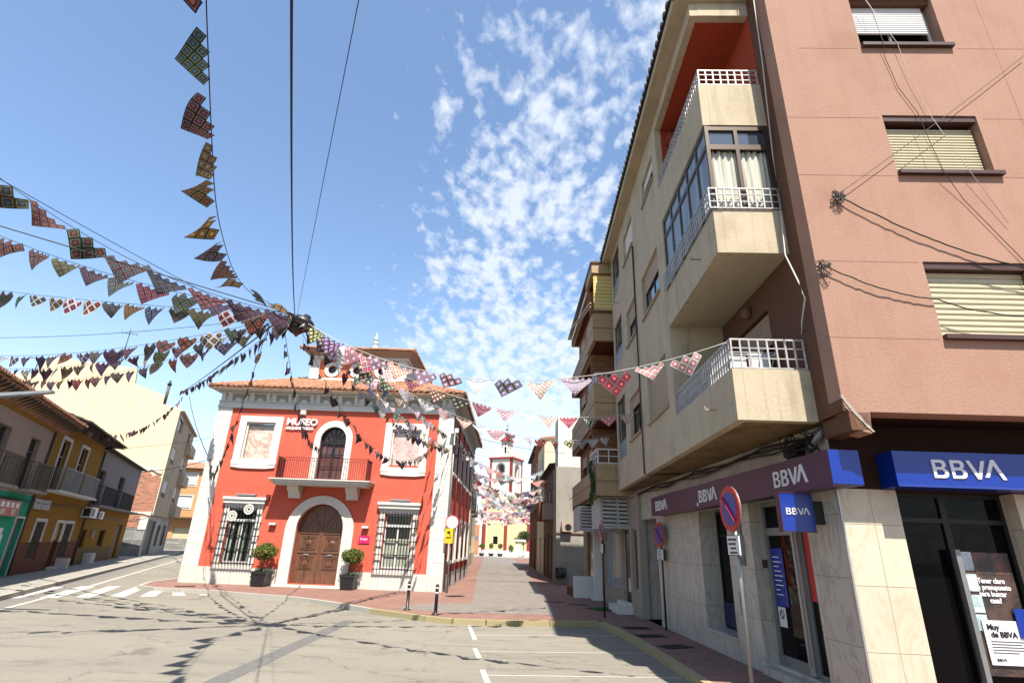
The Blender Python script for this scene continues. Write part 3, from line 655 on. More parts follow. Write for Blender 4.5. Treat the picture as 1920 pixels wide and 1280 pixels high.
# rosettes hung on the left grille
for cx_, cz_ in ((1.62, 2.48), (2.24, 2.75)):
    b = MB()
    for r0, r1 in ((.14, .20), (.05, .10)): b.plate(arc(cx_, cz_, r1, 0, 2*pi-.001, 20)[:-1], [arc(cx_, cz_, r0, 0, 2*pi-.001, 20)[:-1]], -.235, -.215)
    for k in range(12): a = k*pi/6; b.bar((cx_+.09*cos(a), -.225, cz_+.09*sin(a)), (cx_+.16*cos(a), -.225, cz_+.16*sin(a)), .022, .015)
    r_ = b.build('crochet_rosette', mt['wstone'], None, FM); tag(r_, ('lower left' if cx_ < 2 else 'higher right')+' of two round cream crochet rosettes tied to the museum window grille', 'rosette', 'rosettes on the window grille')
# door
b = MB(); b.plate(archpoly(5.12, 1.36, .06, 2.02, 24), [archpoly(5.13, .93, .05, 2.13, 24)], -.09, .06); b.plate(archpoly(5.13, 1.04, .06, 2.13, 24), [archpoly(5.13, .93, .05, 2.13, 24)], -.11, -.092)
b.box(3.70, 6.50, -.25, .3, .0, .075); ds_ = b.build('door_surround', mt['wstone'], museum)
for s_ in (-1, 1):
    b = MB(); x0, x1 = (4.20, 5.125) if s_ < 0 else (5.135, 6.06)
    b.box(x0, x1, .26, .32, .08, 2.16); xm = (x0+x1)/2
    for z0_, z1_ in ((.62, 1.12), (1.34, 1.86), (1.98, 2.13)):
        if z1_ > 1.95: continue
        for k, (g_, yy) in enumerate(((.30, .235), (.24, .222), (.17, .210))):
            hh = (z1_-z0_)/2*(g_/.30); zc_ = (z0_+z1_)/2; b.plate(rect(xm-g_, xm+g_, zc_-hh, zc_+hh), [rect(xm-g_+.03, xm+g_-.03, zc_-hh+.03, zc_+hh-.03)], yy, .27)
    b.lathe([(0,-.03),(.10,-.025),(.13,0)], (0,0,0), 16); k0 = len(b.v)-48
    for i in range(k0, len(b.v)): vx, vy, vz = b.v[i]; b.v[i] = (xm+vx, .245+vz, 1.60+vy)
    b.box(xm-.09, xm+.09, .20, .27, .78, .96)
    b.box(x0+.01, x1-.01, .225, .27, .08, .46); b.box(x0+.08, x1-.08, .23, .27, 1.93, 1.96); b.box(x0+.10, x1-.10, .23, .27, 2.06, 2.10); b.box(x0+.08, x1-.08, .23, .27, 1.21, 1.24)
    b.box(x0+.0, x0+.05, .235, .27, .46, 2.16); b.box(x1-.05, x1, .235, .27, .46, 2.16)
    lf = b.build('door_leaf', mt['wood'], ds_)
    b = MB(); b.box(xm-.10, xm+.10, .19, .21, 1.135, 1.175); b.box(xm-.09, xm-.07, .2, .25, 1.14, 1.17); b.box(xm+.07, xm+.09, .2, .25, 1.14, 1.17); b.build('handle', mt['alu'], lf)
b = MB(); b.prism(archpoly(5.13, .94, 2.165, 2.17, 20), .27, .33)
for r in (.50, .80):
    b.plate(arc(5.13, 2.17, r+.05, 0, pi, 18), [], .25, .27) if False else b.plate(arc(5.13, 2.19, r+.05, 0, pi, 18)+arc(5.13, 2.19, r, pi, 0, 18), [], .24, .27)
for k in (-1, 0, 1): b.bar((5.13+.1*k, .255, 2.2), (5.13+.5*k, .255, 2.95-abs(k)*.1), .05, .03)
b.build('door_tympanum', mt['wood'], ds_)
# balcony and its french window
b = MB(); b.plate(archpoly(5.13, .80, 3.93, 5.66, 24), [archpoly(5.12, .54, 3.92, 5.66, 24)], -.06, .04); bw = b.build('window_surround', mt['wpaint'], museum)
b = MB(); b.plate(archpoly(5.12, .55, 3.93, 5.66, 24), [rect(4.64, 5.07, 4.02, 5.48), rect(5.17, 5.60, 4.02, 5.48), [(5.6, 5.62)]+arc(5.12, 5.66, .48, 0, pi, 18)+[(4.64, 5.62)]], .14, .19)
for x in (4.85, 5.38):
    b.box(x-.012, x+.012, .13, .15, 4.0, 5.5)
for z in (4.55, 5.05): b.box(4.62, 5.62, .13, .15, z-.02, z+.02)
for k in range(1, 6): a = pi*k/6; b.bar((5.12, .14, 5.64), (5.12+.5*cos(a), .14, 5.64+.5*sin(a)), .03, .02)
b.build('window_frame', mt['iron'], bw)
b = MB(); b.prism(archpoly(5.12, .56, 3.93, 5.66), .20, .21); b.build('pane', mt['darkcurt'], bw)
b = MB(); b.box(3.12, 7.02, -.80, .0, 3.80, 3.90); b.box(3.06, 7.08, -.86, .0, 3.902, 3.945); b.box(3.2, 6.94, -.72, .0, 3.72, 3.798); bal = b.build('balcony', mt['wstone'], museum)
for x0 in (3.72, 6.06):
    b = MB(); b.prismx([(-.55,3.718),(0,3.718),(0,3.24),(-.22,3.24),(-.30,3.42),(-.52,3.58)], x0, x0+.46); b.prismx([(-.26,3.3),(-.26,3.5),(-.30,3.5),(-.30,3.3)], x0+.12, x0+.34); b.build('bracket', mt['wstone'], bal)
b = MB(); n = 40
for i in range(n+1):
    x = 3.28+(6.86-3.28)*i/n; b.box(x-.008, x+.008, -.708, -.692, 3.95, 4.78)
b.box(3.26, 6.88, -.715, -.685, 4.77, 4.79); b.box(3.26, 6.88, -.71, -.69, 4.66, 4.674); b.box(3.26, 6.88, -.71, -.69, 3.99, 4.004)
for x in (3.27, 6.87):
    for k in range(8): y = -.70+k*.095; b.box(x-.012, x+.012, y-.012, y+.012, 3.95, 4.78)
    b.box(x-.015, x+.015, -.7, 0, 4.77, 4.79); b.box(x-.02, x+.02, -.72, -.68, 3.95, 4.84); b.add([(x-.01,-.69,3.99),(x-.01,-.02,3.99),(x-.01,-.02,4.75),(x-.01,-.69,4.75)], [(0,1,2,3)])
b.build('railing', mt['redmetal'], bal)
# side windows with surrounds
for i in range(5):
    x0 = .75+i*2.35
    for z0_, z1_ in ((1.1, 2.75), (4.6, 6.2)):
        b = MB(); b.plate(rect(x0-.2, x0+1.2, z0_-.02, z1_+.15), [rect(x0+.02, x0+.98, z0_+.02, z1_-.02)], -.06, .02); b.box(x0-.25, x0+1.25, -.12, .02, z0_-.14, z0_-.022)
        w_ = b.build('window_surround', mt['wpaint'], museum, FSd)
        b = MB(); b.box(x0+.02, x0+.98, .12, .14, z0_, z1_); b.build('pane', mt['glass'], w_, FSd)
# downpipes on the side wall
for x in (.28, 2.3, 4.65, 7.0, 9.35):
    b = MB(); b.tube([(x,-.08,.1),(x,-.08,6.85)], .035, 6); b.build('downpipe', mt['redmetal'] if x > 1 else mt['graymetal'], museum, FSd)
# lettering, lamps, plaque
b = MB(); b.text('MUSEO', .40, 3.02, 6.225, -.075, -.045, bold=.014, xs=1.02); b.build('lettering', mt['letter'], museum)
b = MB(); b.text('ARQUEOLOGICO', .155, 3.02, 6.035, -.065, -.045, bold=.008, xs=.96); b.build('lettering', mt['letter'], museum)
b = MB(); b.box(3.57, 3.79, -.14, -.0, 6.66, 6.85); b.box(3.60, 3.76, -.17, -.14, 6.68, 6.83); b.build('wall_lamp', mt['wpaint'], museum)
for x in (3.24, 6.94):
    b = MB(); b.box(x-.13, x+.13, -.16, 0, 2.20, 2.28); b.build('wall_lamp', mt['wpaint'], museum)
b = MB(); b.box(2.78, 2.93, -.14, 0, 3.14, 3.34); b.build('alarm_box', mt['magenta'] if False else mt['redmetal'], museum)
b = MB(); b.box(6.72, 7.15, -.035, -.003, 1.64, 1.92); pq = b.build('plaque', mt['magenta'], museum)
b = MB(); b.plate(arc(6.82, 1.80, .04, 0, 6.28, 10)[:-1], [arc(6.82, 1.80, .022, 0, 6.28, 10)[:-1]], -.042, -.036); b.box(6.89, 7.08, -.042, -.036, 1.80, 1.82); b.box(6.89, 7.05, -.042, -.036, 1.76, 1.78); b.build('plaque_mark', mt['letter'], pq)
b = MB(); b.box(MW-.02, MW+.10, -.30, -.05, 6.05, 6.17); b.tube([(MW+.06,-.06,6.02),(MW+.06,-.06,5.75)], .03, 6); b.box(MW+.12, MW+.28, -.22, -.1, 6.10, 6.28); b.build('security_camera', mt['white'], museum)

# topiary pots
def leaves(b, c, rx, rz, n, size, hollow=.55, bumps=5, seed=0):
    rnd = random.Random(seed); lobes = [(Vector((rnd.gauss(0,1), rnd.gauss(0,1), rnd.gauss(0,.8))).normalized(), rnd.uniform(.85, 1.22)) for _ in range(bumps*2)]
    for _ in range(n):
        d = Vector((rnd.gauss(0,1), rnd.gauss(0,1), rnd.gauss(0,1))).normalized(); k = max(l[1] if d.dot(l[0]) > .84 else .82 for l in lobes)
        r = (hollow+(1-hollow)*rnd.random()**.5)*k
        p = Vector(c)+Vector((d.x*rx, d.y*rx, d.z*rz))*r; a = Vector((rnd.gauss(0,1), rnd.gauss(0,1), rnd.gauss(0,1))).normalized(); a = (a+d*.6).normalized()
        t_ = a.orthogonal().normalized(); t_.rotate(Matrix.Rotation(rnd.random()*6.28, 3, a)); q = a.cross(t_); s_ = size*rnd.uniform(.6, 1.25)
        b.add([p-t_*s_, p+q*s_*.5, p+t_*s_, p-q*s_*.5], [(0,1,2,3)])
def topiary(x, y, lab, seed, s=1.0):
    M = frame(x, y, -.0157); t_ = thing('potted_topiary', M, lab, 'potted tree', 'potted topiary trees by the museum door')
    b = MB(); h = .50*s; r0, r1 = .23*s, .28*s
    b.hexa([(-r0,-r0,.02),(r0,-r0,.02),(r0,r0,.02),(-r0,r0,.02)], [(-r1,-r1,h),(r1,-r1,h),(r1,r1,h),(-r1,r1,h)])


    b.build('pot', mt['black'], t_)
    b = MB(); b.box(-r1-.02, r1+.02, -r1-.02, -r1+.02, h-.05, h+.03); b.box(-r1-.02, r1+.02, r1-.02, r1+.02, h-.05, h+.03); b.box(-r1-.02, -r1+.02, -r1+.021, r1-.021, h-.05, h+.03); b.box(r1-.02, r1+.02, -r1+.021, r1-.021, h-.05, h+.03); b.build('pot_rim', mt['black'], t_)
    b = MB(); b.box(-r1+.02, r1-.02, -r1+.02, r1-.02, h-.02, h+.005); b.build('soil', mt['leafpot'], t_)
    b = MB(); leaves(b, (0, 0, h+.06), .24*s, .07*s, 90, .035, .3, 3, seed+5); b.build('underplanting', mt['leaf2'], t_)
    b = MB(); b.tube([(0,0,h),(.01,.01,.8*s),(-.01,0,1.15*s)], [.022, .018, .015], 6); b.build('trunk', mt['bark'], t_)
    b = MB(); leaves(b, (0, 0, 1.22*s), .41*s, .30*s, 2500, .036, .40, 7, seed); b.build('crown', mt['leaf'], t_)
topiary(-9.15, 22.02, 'round topped potted tree in square black pot left of the museum door', 3)
topiary(-5.82, 21.98, 'ball shaped potted tree in square black pot right of the museum door', 8, .97)

# ------------------------------------------------------------------ corner apartment building with the bank
apt = thing('apartment_building', frame(4.32, 7.12, 0), 'pink and cream rendered corner apartment block with balconies over a marble clad bank', 'apartment building')
FD = frame(4.32, 7.12, -pi/2+.038)      # street wall of the bank: x towards the camera (negative = away), y inward
FF = frame(4.32, 7.12, -.037)           # front wall of the bank
FU = frame(3.10, 7.05, -pi/2-.037)      # cream upper facade
FP = frame(4.15, 6.40, -.037)           # pink front
TOP = 11.45
# ground floor walls
b = MB()
b.plate(rect(-9.87, -.003, -.1, 3.445), [rect(-9.23, -7.79, 0, 2.58), rect(-4.82, -3.47, .37, 2.58), rect(-2.53, -.82, .12, 2.60)], 0, .55); b.build('street_wall', mt['marble'], apt, FD)
b = MB(); b.box(.0, 9, 0, .55, 2.601, 3.445); b.build('shaded_upper_wall', mt['overhangshade'], apt, FF)  # upper wall coloured dark for the overhang's shade
b = MB(); b.box(.0, .75, 0, .55, -.1, 2.60); b.box(2.24, 9, 0, .55, -.1, 2.60); b.box(.752, 2.238, .0, .55, -.1, .12); b.build('front_wall', mt['marblef'], apt, FF)
b = MB(); b.box(-.012, .012, -.012, .012, .0, 2.6); b.build('corner_trim', mt['alu'], apt, FF)
b = MB(); b.box(-9.87, -.6, .56, 8, 3.3, 3.44); b.box(-9.86, -9.7, .56, 8, 0, 3.29); b.box(-9.2, -7.8, .50, .54, 0, 2.58); b.build('inner_slab', mt['concrete'], apt, FD)
# niche door, window, entrance
b = MB(); b.box(-9.2, -7.82, .42, .46, .0, 2.56); b.build('door', mt['greydoor'], apt, FD)
window(apt, FD, -4.82, -3.47, .375, 2.575, .38, mt['iron'], mt['bankglass'], panes=1, midz=2.1)
b = MB(); b.box(-4.86, -3.43, -.03, .38, .33, .372); b.build('sill', mt['marble'], apt, FD)
b = MB(); b.box(-4.8, -3.49, .36, .375, .42, .85); b.build('lower_panel', simple('navy_film', (.004,.012,.07), .4), apt, FD)
ent = MB(); ent.plate(rect(-2.525, -.825, .166, 2.595), [rect(-2.43, -1.66, .30, 2.06), rect(-2.46, -1.66, 2.18, 2.52), rect(-1.40, -1.18, .22, 2.52), rect(-1.10, -.87, .22, 2.52)], .23, .29); ent = ent.build('entrance_frame', mt['graymetal'], apt, FD)
b = MB(); b.box(-2.52, -.83, .26, .27, .17, 2.59); b.build('pane', mt['bankglass'], ent, FD)
b = MB(); b.box(-2.56, -.80, -.05, .5, -.02, .122); b.box(-2.56, -.80, .12, .5, .123, .165); b.build('step', mt['marble'], apt, FD)
b = MB(); b.box(-1.58, -1.44, .17, .229, .18, 2.5); b.box(-1.54, -1.49, .14, .17, .3, 2.3); b.build('door_post', mt['alu'], ent, FD)
b = MB(); b.box(-1.38, -1.20, .246, .252, 1.15, 2.5); b.build('red_reflection_strip', mt['signred'], ent, FD)  # reflection in the door glass, put in as a red strip
b = MB(); b.box(-2.41, -2.05, .246, .252, 1.00, 1.86); pb = b.build('opening_hours_poster', mt['dkblue'], ent, FD)
b = MB()
for k in range(9): b.box(-2.37, -2.37+[.2,.25,.16,.22,.26,.2,.24,.12,.2][k], .242, .245, 1.72-k*.07, 1.735-k*.07)
b.build('poster_text', mt['signwhite'], pb, FD)
b = MB(); b.box(-2.40, -2.18, .246, .252, .70, .985); sm_ = b.build('smoking_notice', mt['signwhite'], ent, FD)
b = MB(); b.plate(arc(-2.29, .88, .065, 0, 6.283, 16)[:-1], [arc(-2.29, .88, .048, 0, 6.283, 16)[:-1]], .241, .245); b.bar((-2.33, .243, .92), (-2.25, .243, .84), .014, .004); b.build('notice_mark', mt['signred'] if False else mt['iron'], sm_, FD)
# plaques, letter slot, alarm, intercom
b = MB(); b.box(-3.20, -2.85, -.02, -.003, 2.02, 2.32); p1 = b.build('plaque', mt['plaque'], apt, FD)
b = MB(); b.text('CAJA', .10, -3.16, 2.22, -.026, -.021); b.text('Y', .08, -3.06, 2.14, -.026, -.021); b.text('RURAL', .085, -3.16, 2.05, -.026, -.021) if False else b.text('BANCO', .08, -3.17, 2.05, -.026, -.021); b.build('plaque_text', mt['letter'], p1, FD)
b = MB(); b.box(-3.14, -2.82, -.02, -.003, 1.57, 1.95); p1 = b.build('plaque', mt['plaque'], apt, FD)
b = MB(); bbva(b, -3.09, -2.87, 1.70, 1.77, -.026, -.021); b.build('plaque_text', mt['letter'], p1, FD)
b = MB(); b.box(-3.17, -3.05, -.025, -.003, .78, 1.12); b.build('letter_slot', mt['bronze'], apt, FD)
b = MB(); b.box(-3.05, -2.93, -.12, -.003, 2.42, 2.56); b.build('alarm_box', mt['signred'], apt, FD)
b = MB(); b.box(-2.535, -2.525, .14, .24, 1.55, 1.68); b.build('intercom', mt['bronze'], apt, FD)
# front shop window
sw = MB(); sw.plate(rect(.755, 2.235, .125, 2.595), [rect(.80, 1.42, 2.28, 2.54), rect(1.50, 2.19, 2.28, 2.54), rect(.80, 1.42, .18, 2.22), rect(1.50, 2.19, .18, 2.22)], .22, .28); sw = sw.build('shop_window_frame', mt['iron'], apt, FF)
b = MB(); b.box(.76, 2.23, .25, .26, .13, 2.59); b.build('pane', mt['bankglass'], sw, FF)
b = MB(); b.box(1.40, 1.46, .10, .16, .25, 1.90); b.box(1.42, 1.44, .16, .22, .4, .44); b.box(1.42, 1.44, .16, .22, 1.7, 1.74); b.build('door_handle', mt['graymetal'], sw, FF)
b = MB(); b.box(1.53, 2.12, .205, .219, .50, 1.88); sc = b.build('display_screen', mt['photo'], sw, FF)
for k, (zz, hh) in enumerate(((1.66,.22),(1.42,.20),(1.18,.20),(.98,.18))):
    b = MB(); b.box(1.53, 1.66, .198, .204, zz, zz+hh); b.build('screen_strip', mt['skyprint'], sc, FF)
def mkskin(): return simple('printed_skin', (.28,.13,.08), .6, 0, .3, .3)
mt['skin'] = mkskin()
b = MB(); b.box(1.67, 2.11, .201, .2045, 1.62, 1.87)
b.build('printed_photo', mt['facephoto'], sc, FF)
b = MB()
for k, (s_, x_) in enumerate((('¿Tener claro', 1.63), ('un presupuesto', 1.60), ('para buscar', 1.64), ('casa?', 1.75))): b.text(s_, .082, x_, 1.52-k*.075, .196, .200, bold=.003, xs=.86)
b.build('screen_text', mt['letter'], sc, FF)
b = MB(); b.box(1.57, 2.10, .18, .195, .62, 1.10); pp = b.build('paper_notice', mt['sheet'], sc, FF)
b = MB(); b.text('Muy', .085, 1.61, 1.00, .175, .179, bold=.003); b.text('de BBVA', .085, 1.64, .92, .175, .179, bold=.003)
for k in range(5): b.box(1.62, 1.62+[.40,.36,.42,.38,.30][k], .175, .179, .87-k*.03, .876-k*.03)
bbva(b, 1.64, 1.76, .66, .69, .175, .179); b.build('notice_text', mt['iron'], pp, FF)
b = MB(); b.box(1.98, 2.16, .165, .174, .92, 1.24); b.build('blue_card', mt['blue'], sc, FF)
b = MB(); b.box(.82, 1.40, .262, .30, 1.14, 1.68); b.box(1.52, 1.62, .262, .30, 1.12, 1.68); b.build('reflection_band', simple('greenish_reflection', (.05,.07,.055), .5), sw, FF)  # greenish reflection in the window, put in as a coloured band
# pink front
b = MB(); WP = [(1.42, 2.80, 9.65, 10.78), (1.45, 2.86, 7.10, 8.17), (1.45, 2.86, 4.50, 5.59)]
b.plate([(0, 3.62), (.02, 3.50), (.10, 3.42), (.14, 3.26), (.20, 3.20), (.29, 3.18), (.31, 3.45), (7.5, 3.45), (7.5, 13.6), (0, 13.6)], [rect(*q) for q in WP]+[rect(q[0]+3.4, q[1]+3.4, q[2], q[3]) for q in WP], 0, .30); b.build('pink_front_wall', mt['pink'], apt, FP)
b = MB(); b.box(.05, .30, .0, .62, 3.22, 3.44); b.build('broken_beam', mt['pinkside'], apt, FP)
b = MB(); rnd = random.Random(4); el = []; er = []
for k in range(22):
    t_ = k/21; x = .0+.30*t_**1.15; z = 3.66-.455*t_**.9; w_ = .010+.016*rnd.random(); el.append((x-.006+rnd.uniform(-.008,.004), z-w_*.6)); er.append((x+w_, z+rnd.uniform(-.004,.012)))
b.plate(el+er[::-1], [], -.010, .02)
b.build('broken_plaster_edge', mt['panelgrey'], apt, FP)
b = MB(); b.box(.32, 7.5, .302, .80, 3.46, 3.58); b.build('front_soffit', mt['overhangshade'], apt, FP)  # soffit coloured dark to deepen the shade beneath
b = MB()
for z in (9.58, 8.115, 7.025, 5.575, 4.44): 
    b.box(.0, 1.40, -.003, .0, z-.003, z+.003) if z < 9.5 else b.box(.4, 1.35, -.003, .0, z-.006, z+.006)
    b.box(2.95, 4.7, -.003, .0, z-.006, z+.006)
b.box(3.53, 3.545, -.003, .0, 3.46, 13.5); b.build('render_joint', mt['pinkjoint'], apt, FP)
b = MB(); b.box(2.2, 7.4, 1, 6, 3.46, 3.6); b.box(.8, 7.4, 5.5, 5.6, 3.5, 13); b.build('inner_slab', mt['concrete'], apt, FP)
for i, (x0, x1, z0, z1) in enumerate(WP):
    gm = mt['bankglass']; fm = mt['white'] if i == 0 else mt['bronze']
    f = window(apt, FP, x0, x1, z0, z1, .20, fm, gm, panes=2)
    b = MB(); b.box(x0-.0, x1+.08, -.07, .2, z0-.065, z0-.003); b.build('sill', mt['sillm'], f, FP)
    b = MB()
    if i == 0: shutter(b, x0+.04, x1-.10, z0+.42, z1-.02, .14, .045); b.build('roller_shutter', mt['shutterw'], f, FP)
    else: shutter(b, x0+.01, x1-.03, z0+.02, z1-.16 if i == 1 else z1-.10, .13, .052 if i == 1 else .075); b.build('roller_shutter', mt['shutter'], f, FP)
    b = MB(); b.box(x0+.002, x1-.002, .02 if i else .06, .19, z1-.10, z1-.003); b.build('shutter_box', mt['sillm'] if i else mt['pinkside'], f, FP)
# pink side wall (street shade painted into its colour) with balcony doors
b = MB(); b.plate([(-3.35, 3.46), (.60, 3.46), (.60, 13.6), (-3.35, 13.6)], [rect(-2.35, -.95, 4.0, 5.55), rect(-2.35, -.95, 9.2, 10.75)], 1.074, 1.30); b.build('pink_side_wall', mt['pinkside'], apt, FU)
for z0, z1 in ((4.0, 5.55), (9.2, 10.75)):
    f = window(apt, FU, -2.35, -.95, z0, z1, 1.20, mt['white'], mt['bankglass'], panes=2)
    b = MB(); shutter(b, -2.33, -.97, z1-.55, z1-.02, 1.15, .05); b.build('roller_shutter', mt['shutterb'], f, FU)
b = MB(); b.lathe([(0,.0),(.09,.03),(.09,.16),(.0,.2)], (-1.6, 1.0, 5.66), 10); b.build('globe_lamp', mt['brown'], apt, FU)
# cream upper facade
ULEN = 9.79
wins = [(-4.55,-3.36,10.08,10.77),(-5.16,-3.47,7.16,8.28),(-5.20,-3.40,4.53,5.65),(-7.38,-6.0,9.92,10.85),(-7.38,-5.98,7.25,8.30),(-7.50,-6.03,4.57,5.70)]
logs = [(-9.60,-8.20,4.30,6.12),(-9.60,-8.20,7.28,8.72),(-9.60,-8.20,9.72,11.30)]
recs = [(-2.95,-.0,4.18,6.04),(-2.95,0,9.42,11.12)]
b = MB()
outer = [(-ULEN,3.45),(0,3.45),(0,4.18),(-2.95,4.18),(-2.95,6.045),(0,6.045),(0,6.82),(-2.88,6.82),(-2.88,8.52),(0,8.52),(0,9.42),(-2.95,9.42),(-2.95,11.12),(0,11.12),(0,TOP),(-ULEN,TOP)]
b.plate(outer, [rect(*q) for q in wins]+[rect(*q) for q in logs], 0, .14); b.build('cream_facade', mt['cream'], apt, FU)
for z0, z1 in ((3.45,4.18),(6.045,6.82),(8.52,9.42),(11.12,TOP)):
    b = MB(); b.box(-.14, .004, .141, 1.073, z0, z1); b.build('balcony_front', mt['cream'], apt, FU)
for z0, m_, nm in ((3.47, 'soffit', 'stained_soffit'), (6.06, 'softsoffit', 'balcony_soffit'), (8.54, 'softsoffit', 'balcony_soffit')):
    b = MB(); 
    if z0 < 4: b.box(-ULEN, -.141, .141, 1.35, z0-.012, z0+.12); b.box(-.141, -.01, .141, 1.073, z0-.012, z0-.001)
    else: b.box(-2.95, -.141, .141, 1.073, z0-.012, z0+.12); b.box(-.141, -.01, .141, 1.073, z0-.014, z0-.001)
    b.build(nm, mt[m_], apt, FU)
b = MB(); b.box(-2.95, -.01, .141, 1.073, 11.13, 11.25); b.build('red_soffit', mt['terra'], apt, FU)
b = MB(); b.box(-2.97, -2.951, .141, 1.3, 9.42, 11.12); b.box(-2.95, -.01, 1.066, 1.0735, 10.76, 11.12); b.box(-2.95, -2.36, 1.066, 1.0735, 9.42, 10.76); b.box(-.94, .0, 1.066, 1.0735, 9.42, 10.76); b.build('red_recess_wall', mt['terra'], apt, FU)
for q in ((-3.09, -2.95, .141, 1.35, 3.6, 8.5), (-ULEN, -ULEN+.14, .141, 8, 3.6, TOP), (-3.1, -3.0, .141, 1.3, 8.501, 9.4)):
    b = MB(); b.box(*q); b.build('cross_wall', mt['cream'], apt, FU)
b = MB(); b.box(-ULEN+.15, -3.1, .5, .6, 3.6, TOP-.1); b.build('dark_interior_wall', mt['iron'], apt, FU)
b = MB(); b.hexa([(-ULEN-.25,-.28,TOP),(.10,-.28,TOP),(.10,6,TOP+.02),(-ULEN-.25,6,TOP+.02)], [(-ULEN-.25,-.30,TOP+.10),(.12,-.30,TOP+.10),(.12,6,TOP+1.7),(-ULEN-.25,6,TOP+1.7)])
b.build('roof_slab', mt['cream'], apt, FU)
b = MB(); tiles(b, (-ULEN-.25,-.34,TOP+.14), (.14,-.34,TOP+.14), (0, 1, .27), 8, .10, .36); b.build('roof', mt['darktile'], apt, FU)
b = MB()
for k in range(6): b.lathe([(.09,0),(.09,.02),(.0,.03)], (.0,0,0), 8)
b = MB(); b.box(.02, .12, -.30, 1.07, TOP+.02, TOP+.16); b.build('roof_verge', mt['darktile'], apt, FU)
for i, (x0, x1, z0, z1) in enumerate(wins):
    fm = mt['white'] if i in (0, 3) else mt['iron']; shm = mt['shutterw'] if i in (0, 3) else mt['shutterb']
    f = window(apt, FU, x0+.003, x1-.003, z0+.003, z1-.003, .10, fm, mt['bankglass'] if i not in (1, 4) else mt['blueglass'], panes=2)
    s_ = MB(); s_.box(x0-.04, x1+.04, -.05, .1, z0-.06, z0-.003); s_.build('sill', mt['taupe'], f, FU)
    b = MB(); sh_ = (.35, .42, 1., .75, .45, .28)[i]; shutter(b, x0+.02, x1-.02, z1-(z1-z0)*sh_+.01, z1-.01, .075, .05); b.build('roller_shutter', shm, f, FU)
for (x0, x1, z0, z1) in logs:
    f = window(apt, FU, x0, x1, z0+.5, z1, .04, mt['bronze'], mt['blueglass'], panes=2, name='glazed_loggia')
    b = MB(); b.box(x0, x1, .03, .07, z0, z0+.5); b.build('lower_panel', mt['graymetal'], f, FU)
# glazed middle balcony
gz = MB(); gz.plate(rect(-2.88, -.0, 6.82, 8.50), [rect(-2.83+i*.575, -2.83+i*.575+.51, 6.88, 8.06) for i in range(5)]+[rect(-2.83+i*.575, -2.83+i*.575+.51, 8.14, 8.44) for i in range(5)], .02, .07)
gzo = gz.build('glazed_balcony_frame', mt['bronze'], apt, FU)
b = MB(); b.box(-2.87, -.01, .045, .05, 6.83, 8.49); b.build('pane', mt['bluecurt'], gzo, FU)
FUe = FU @ Matrix.Rotation(pi/2, 4, 'Z')       # end face of the balconies, x = inward, y = away
b = MB(); b.plate(rect(.02, 1.06, 6.82, 8.50), [rect(.08, .50, 6.90, 8.02), rect(.56, 1.00, 6.90, 8.02), rect(.08, .50, 8.12, 8.42), rect(.56, 1.00, 8.12, 8.42)], .01, .06); b.build('end_frame', mt['bronze'], gzo, FUe)
b = MB(); b.box(.03, 1.05, .05, .055, 8.10, 8.46); b.build('pane', mt['blueglass'], gzo, FUe)
b = MB(); n = 44
vs = []
for k in range(n+1):
    x = .07+.94*k/n; y = .085+.018*sin(k*1.35)+.008*sin(k*.5)
    vs += [(x, y, 6.86), (x, y, 8.03+.02*sin(k*.9))]
b.add(vs, [(2*k, 2*k+2, 2*k+3, 2*k+1) for k in range(n)], True); b.build('curtain', mt['sheer'], gzo, FUe)
# balcony railings: trellis of flat bars
for zi, (z0, z1) in enumerate(((4.18, 4.64), (6.82, 7.22), (9.42, 9.78))):
    yy = .03 if zi != 1 else -.045; xe = -.02 if zi != 1 else .02
    r_ = MB(); railing(r_, -2.93, xe, yy, z0+.01, z1, .105, .009, .022, (.34, .68)); railside(r_, xe, yy, 1.05, z0+.01, z1, .12, .011, .024, (.34, .68)); r_.build('balcony_railing', mt['railgrey'], apt, FU)
b = MB(); b.box(-2.5, -2.3, .3, .5, 4.2, 4.6)
# balcony clutter: laundry and planter
wl_ = thing('wall_lantern', FU @ Matrix.Translation((-2.72, .40, 10.35)), 'brick red lantern hanging at the far end of the top balcony', 'lantern')
b = MB(); b.hexa([(-.08,-.08,0),(.08,-.08,0),(.08,.08,0),(-.08,.08,0)], [(-.13,-.13,.30),(.13,-.13,.30),(.13,.13,.30),(-.13,.13,.30)]); b.build('lantern_body', mt['potred'], wl_)
b = MB(); b.box(-.17, .17, -.17, .17, .301, .34); b.box(-.10, .10, -.10, .10, .341, .38); b.box(-.23, -.10, -.02, .02, .10, .14); b.build('lantern_cap', mt['potred'], wl_)
M_ = FU
ck = thing('clothes_airer', FU @ Matrix.Translation((-.9, .6, 4.2)), 'clothes airer with washing behind the lowest white balcony railing', 'clothes airer')
b = MB()
for k in range(6): b.box(-.25+k*.1, -.24+k*.1, -.35, .35, .46, .47)
b.box(-.27, .27, -.36, -.34, .45, .47); b.box(-.27, .27, .34, .36, .45, .47); b.bar((-.25,-.35,0),(.25,-.35,.46),.015); b.bar((.25,-.35,0),(-.25,-.35,.46),.015); b.bar((-.25,.35,0),(.25,.35,.46),.015); b.bar((.25,.35,0),(-.25,.35,.46),.015)
b.build('rack', mt['white'], ck)
for k, (x, m_) in enumerate(((.1,'signwhite'),(-.05,'magenta'),(.22,'signwhite'),(-.2,'signblue'))):
    b = MB(); b.box(x-.006, x+.006, -.3+.12*k, -.05+.14*k, .08, .46); b.build('garment', mt[m_], ck)
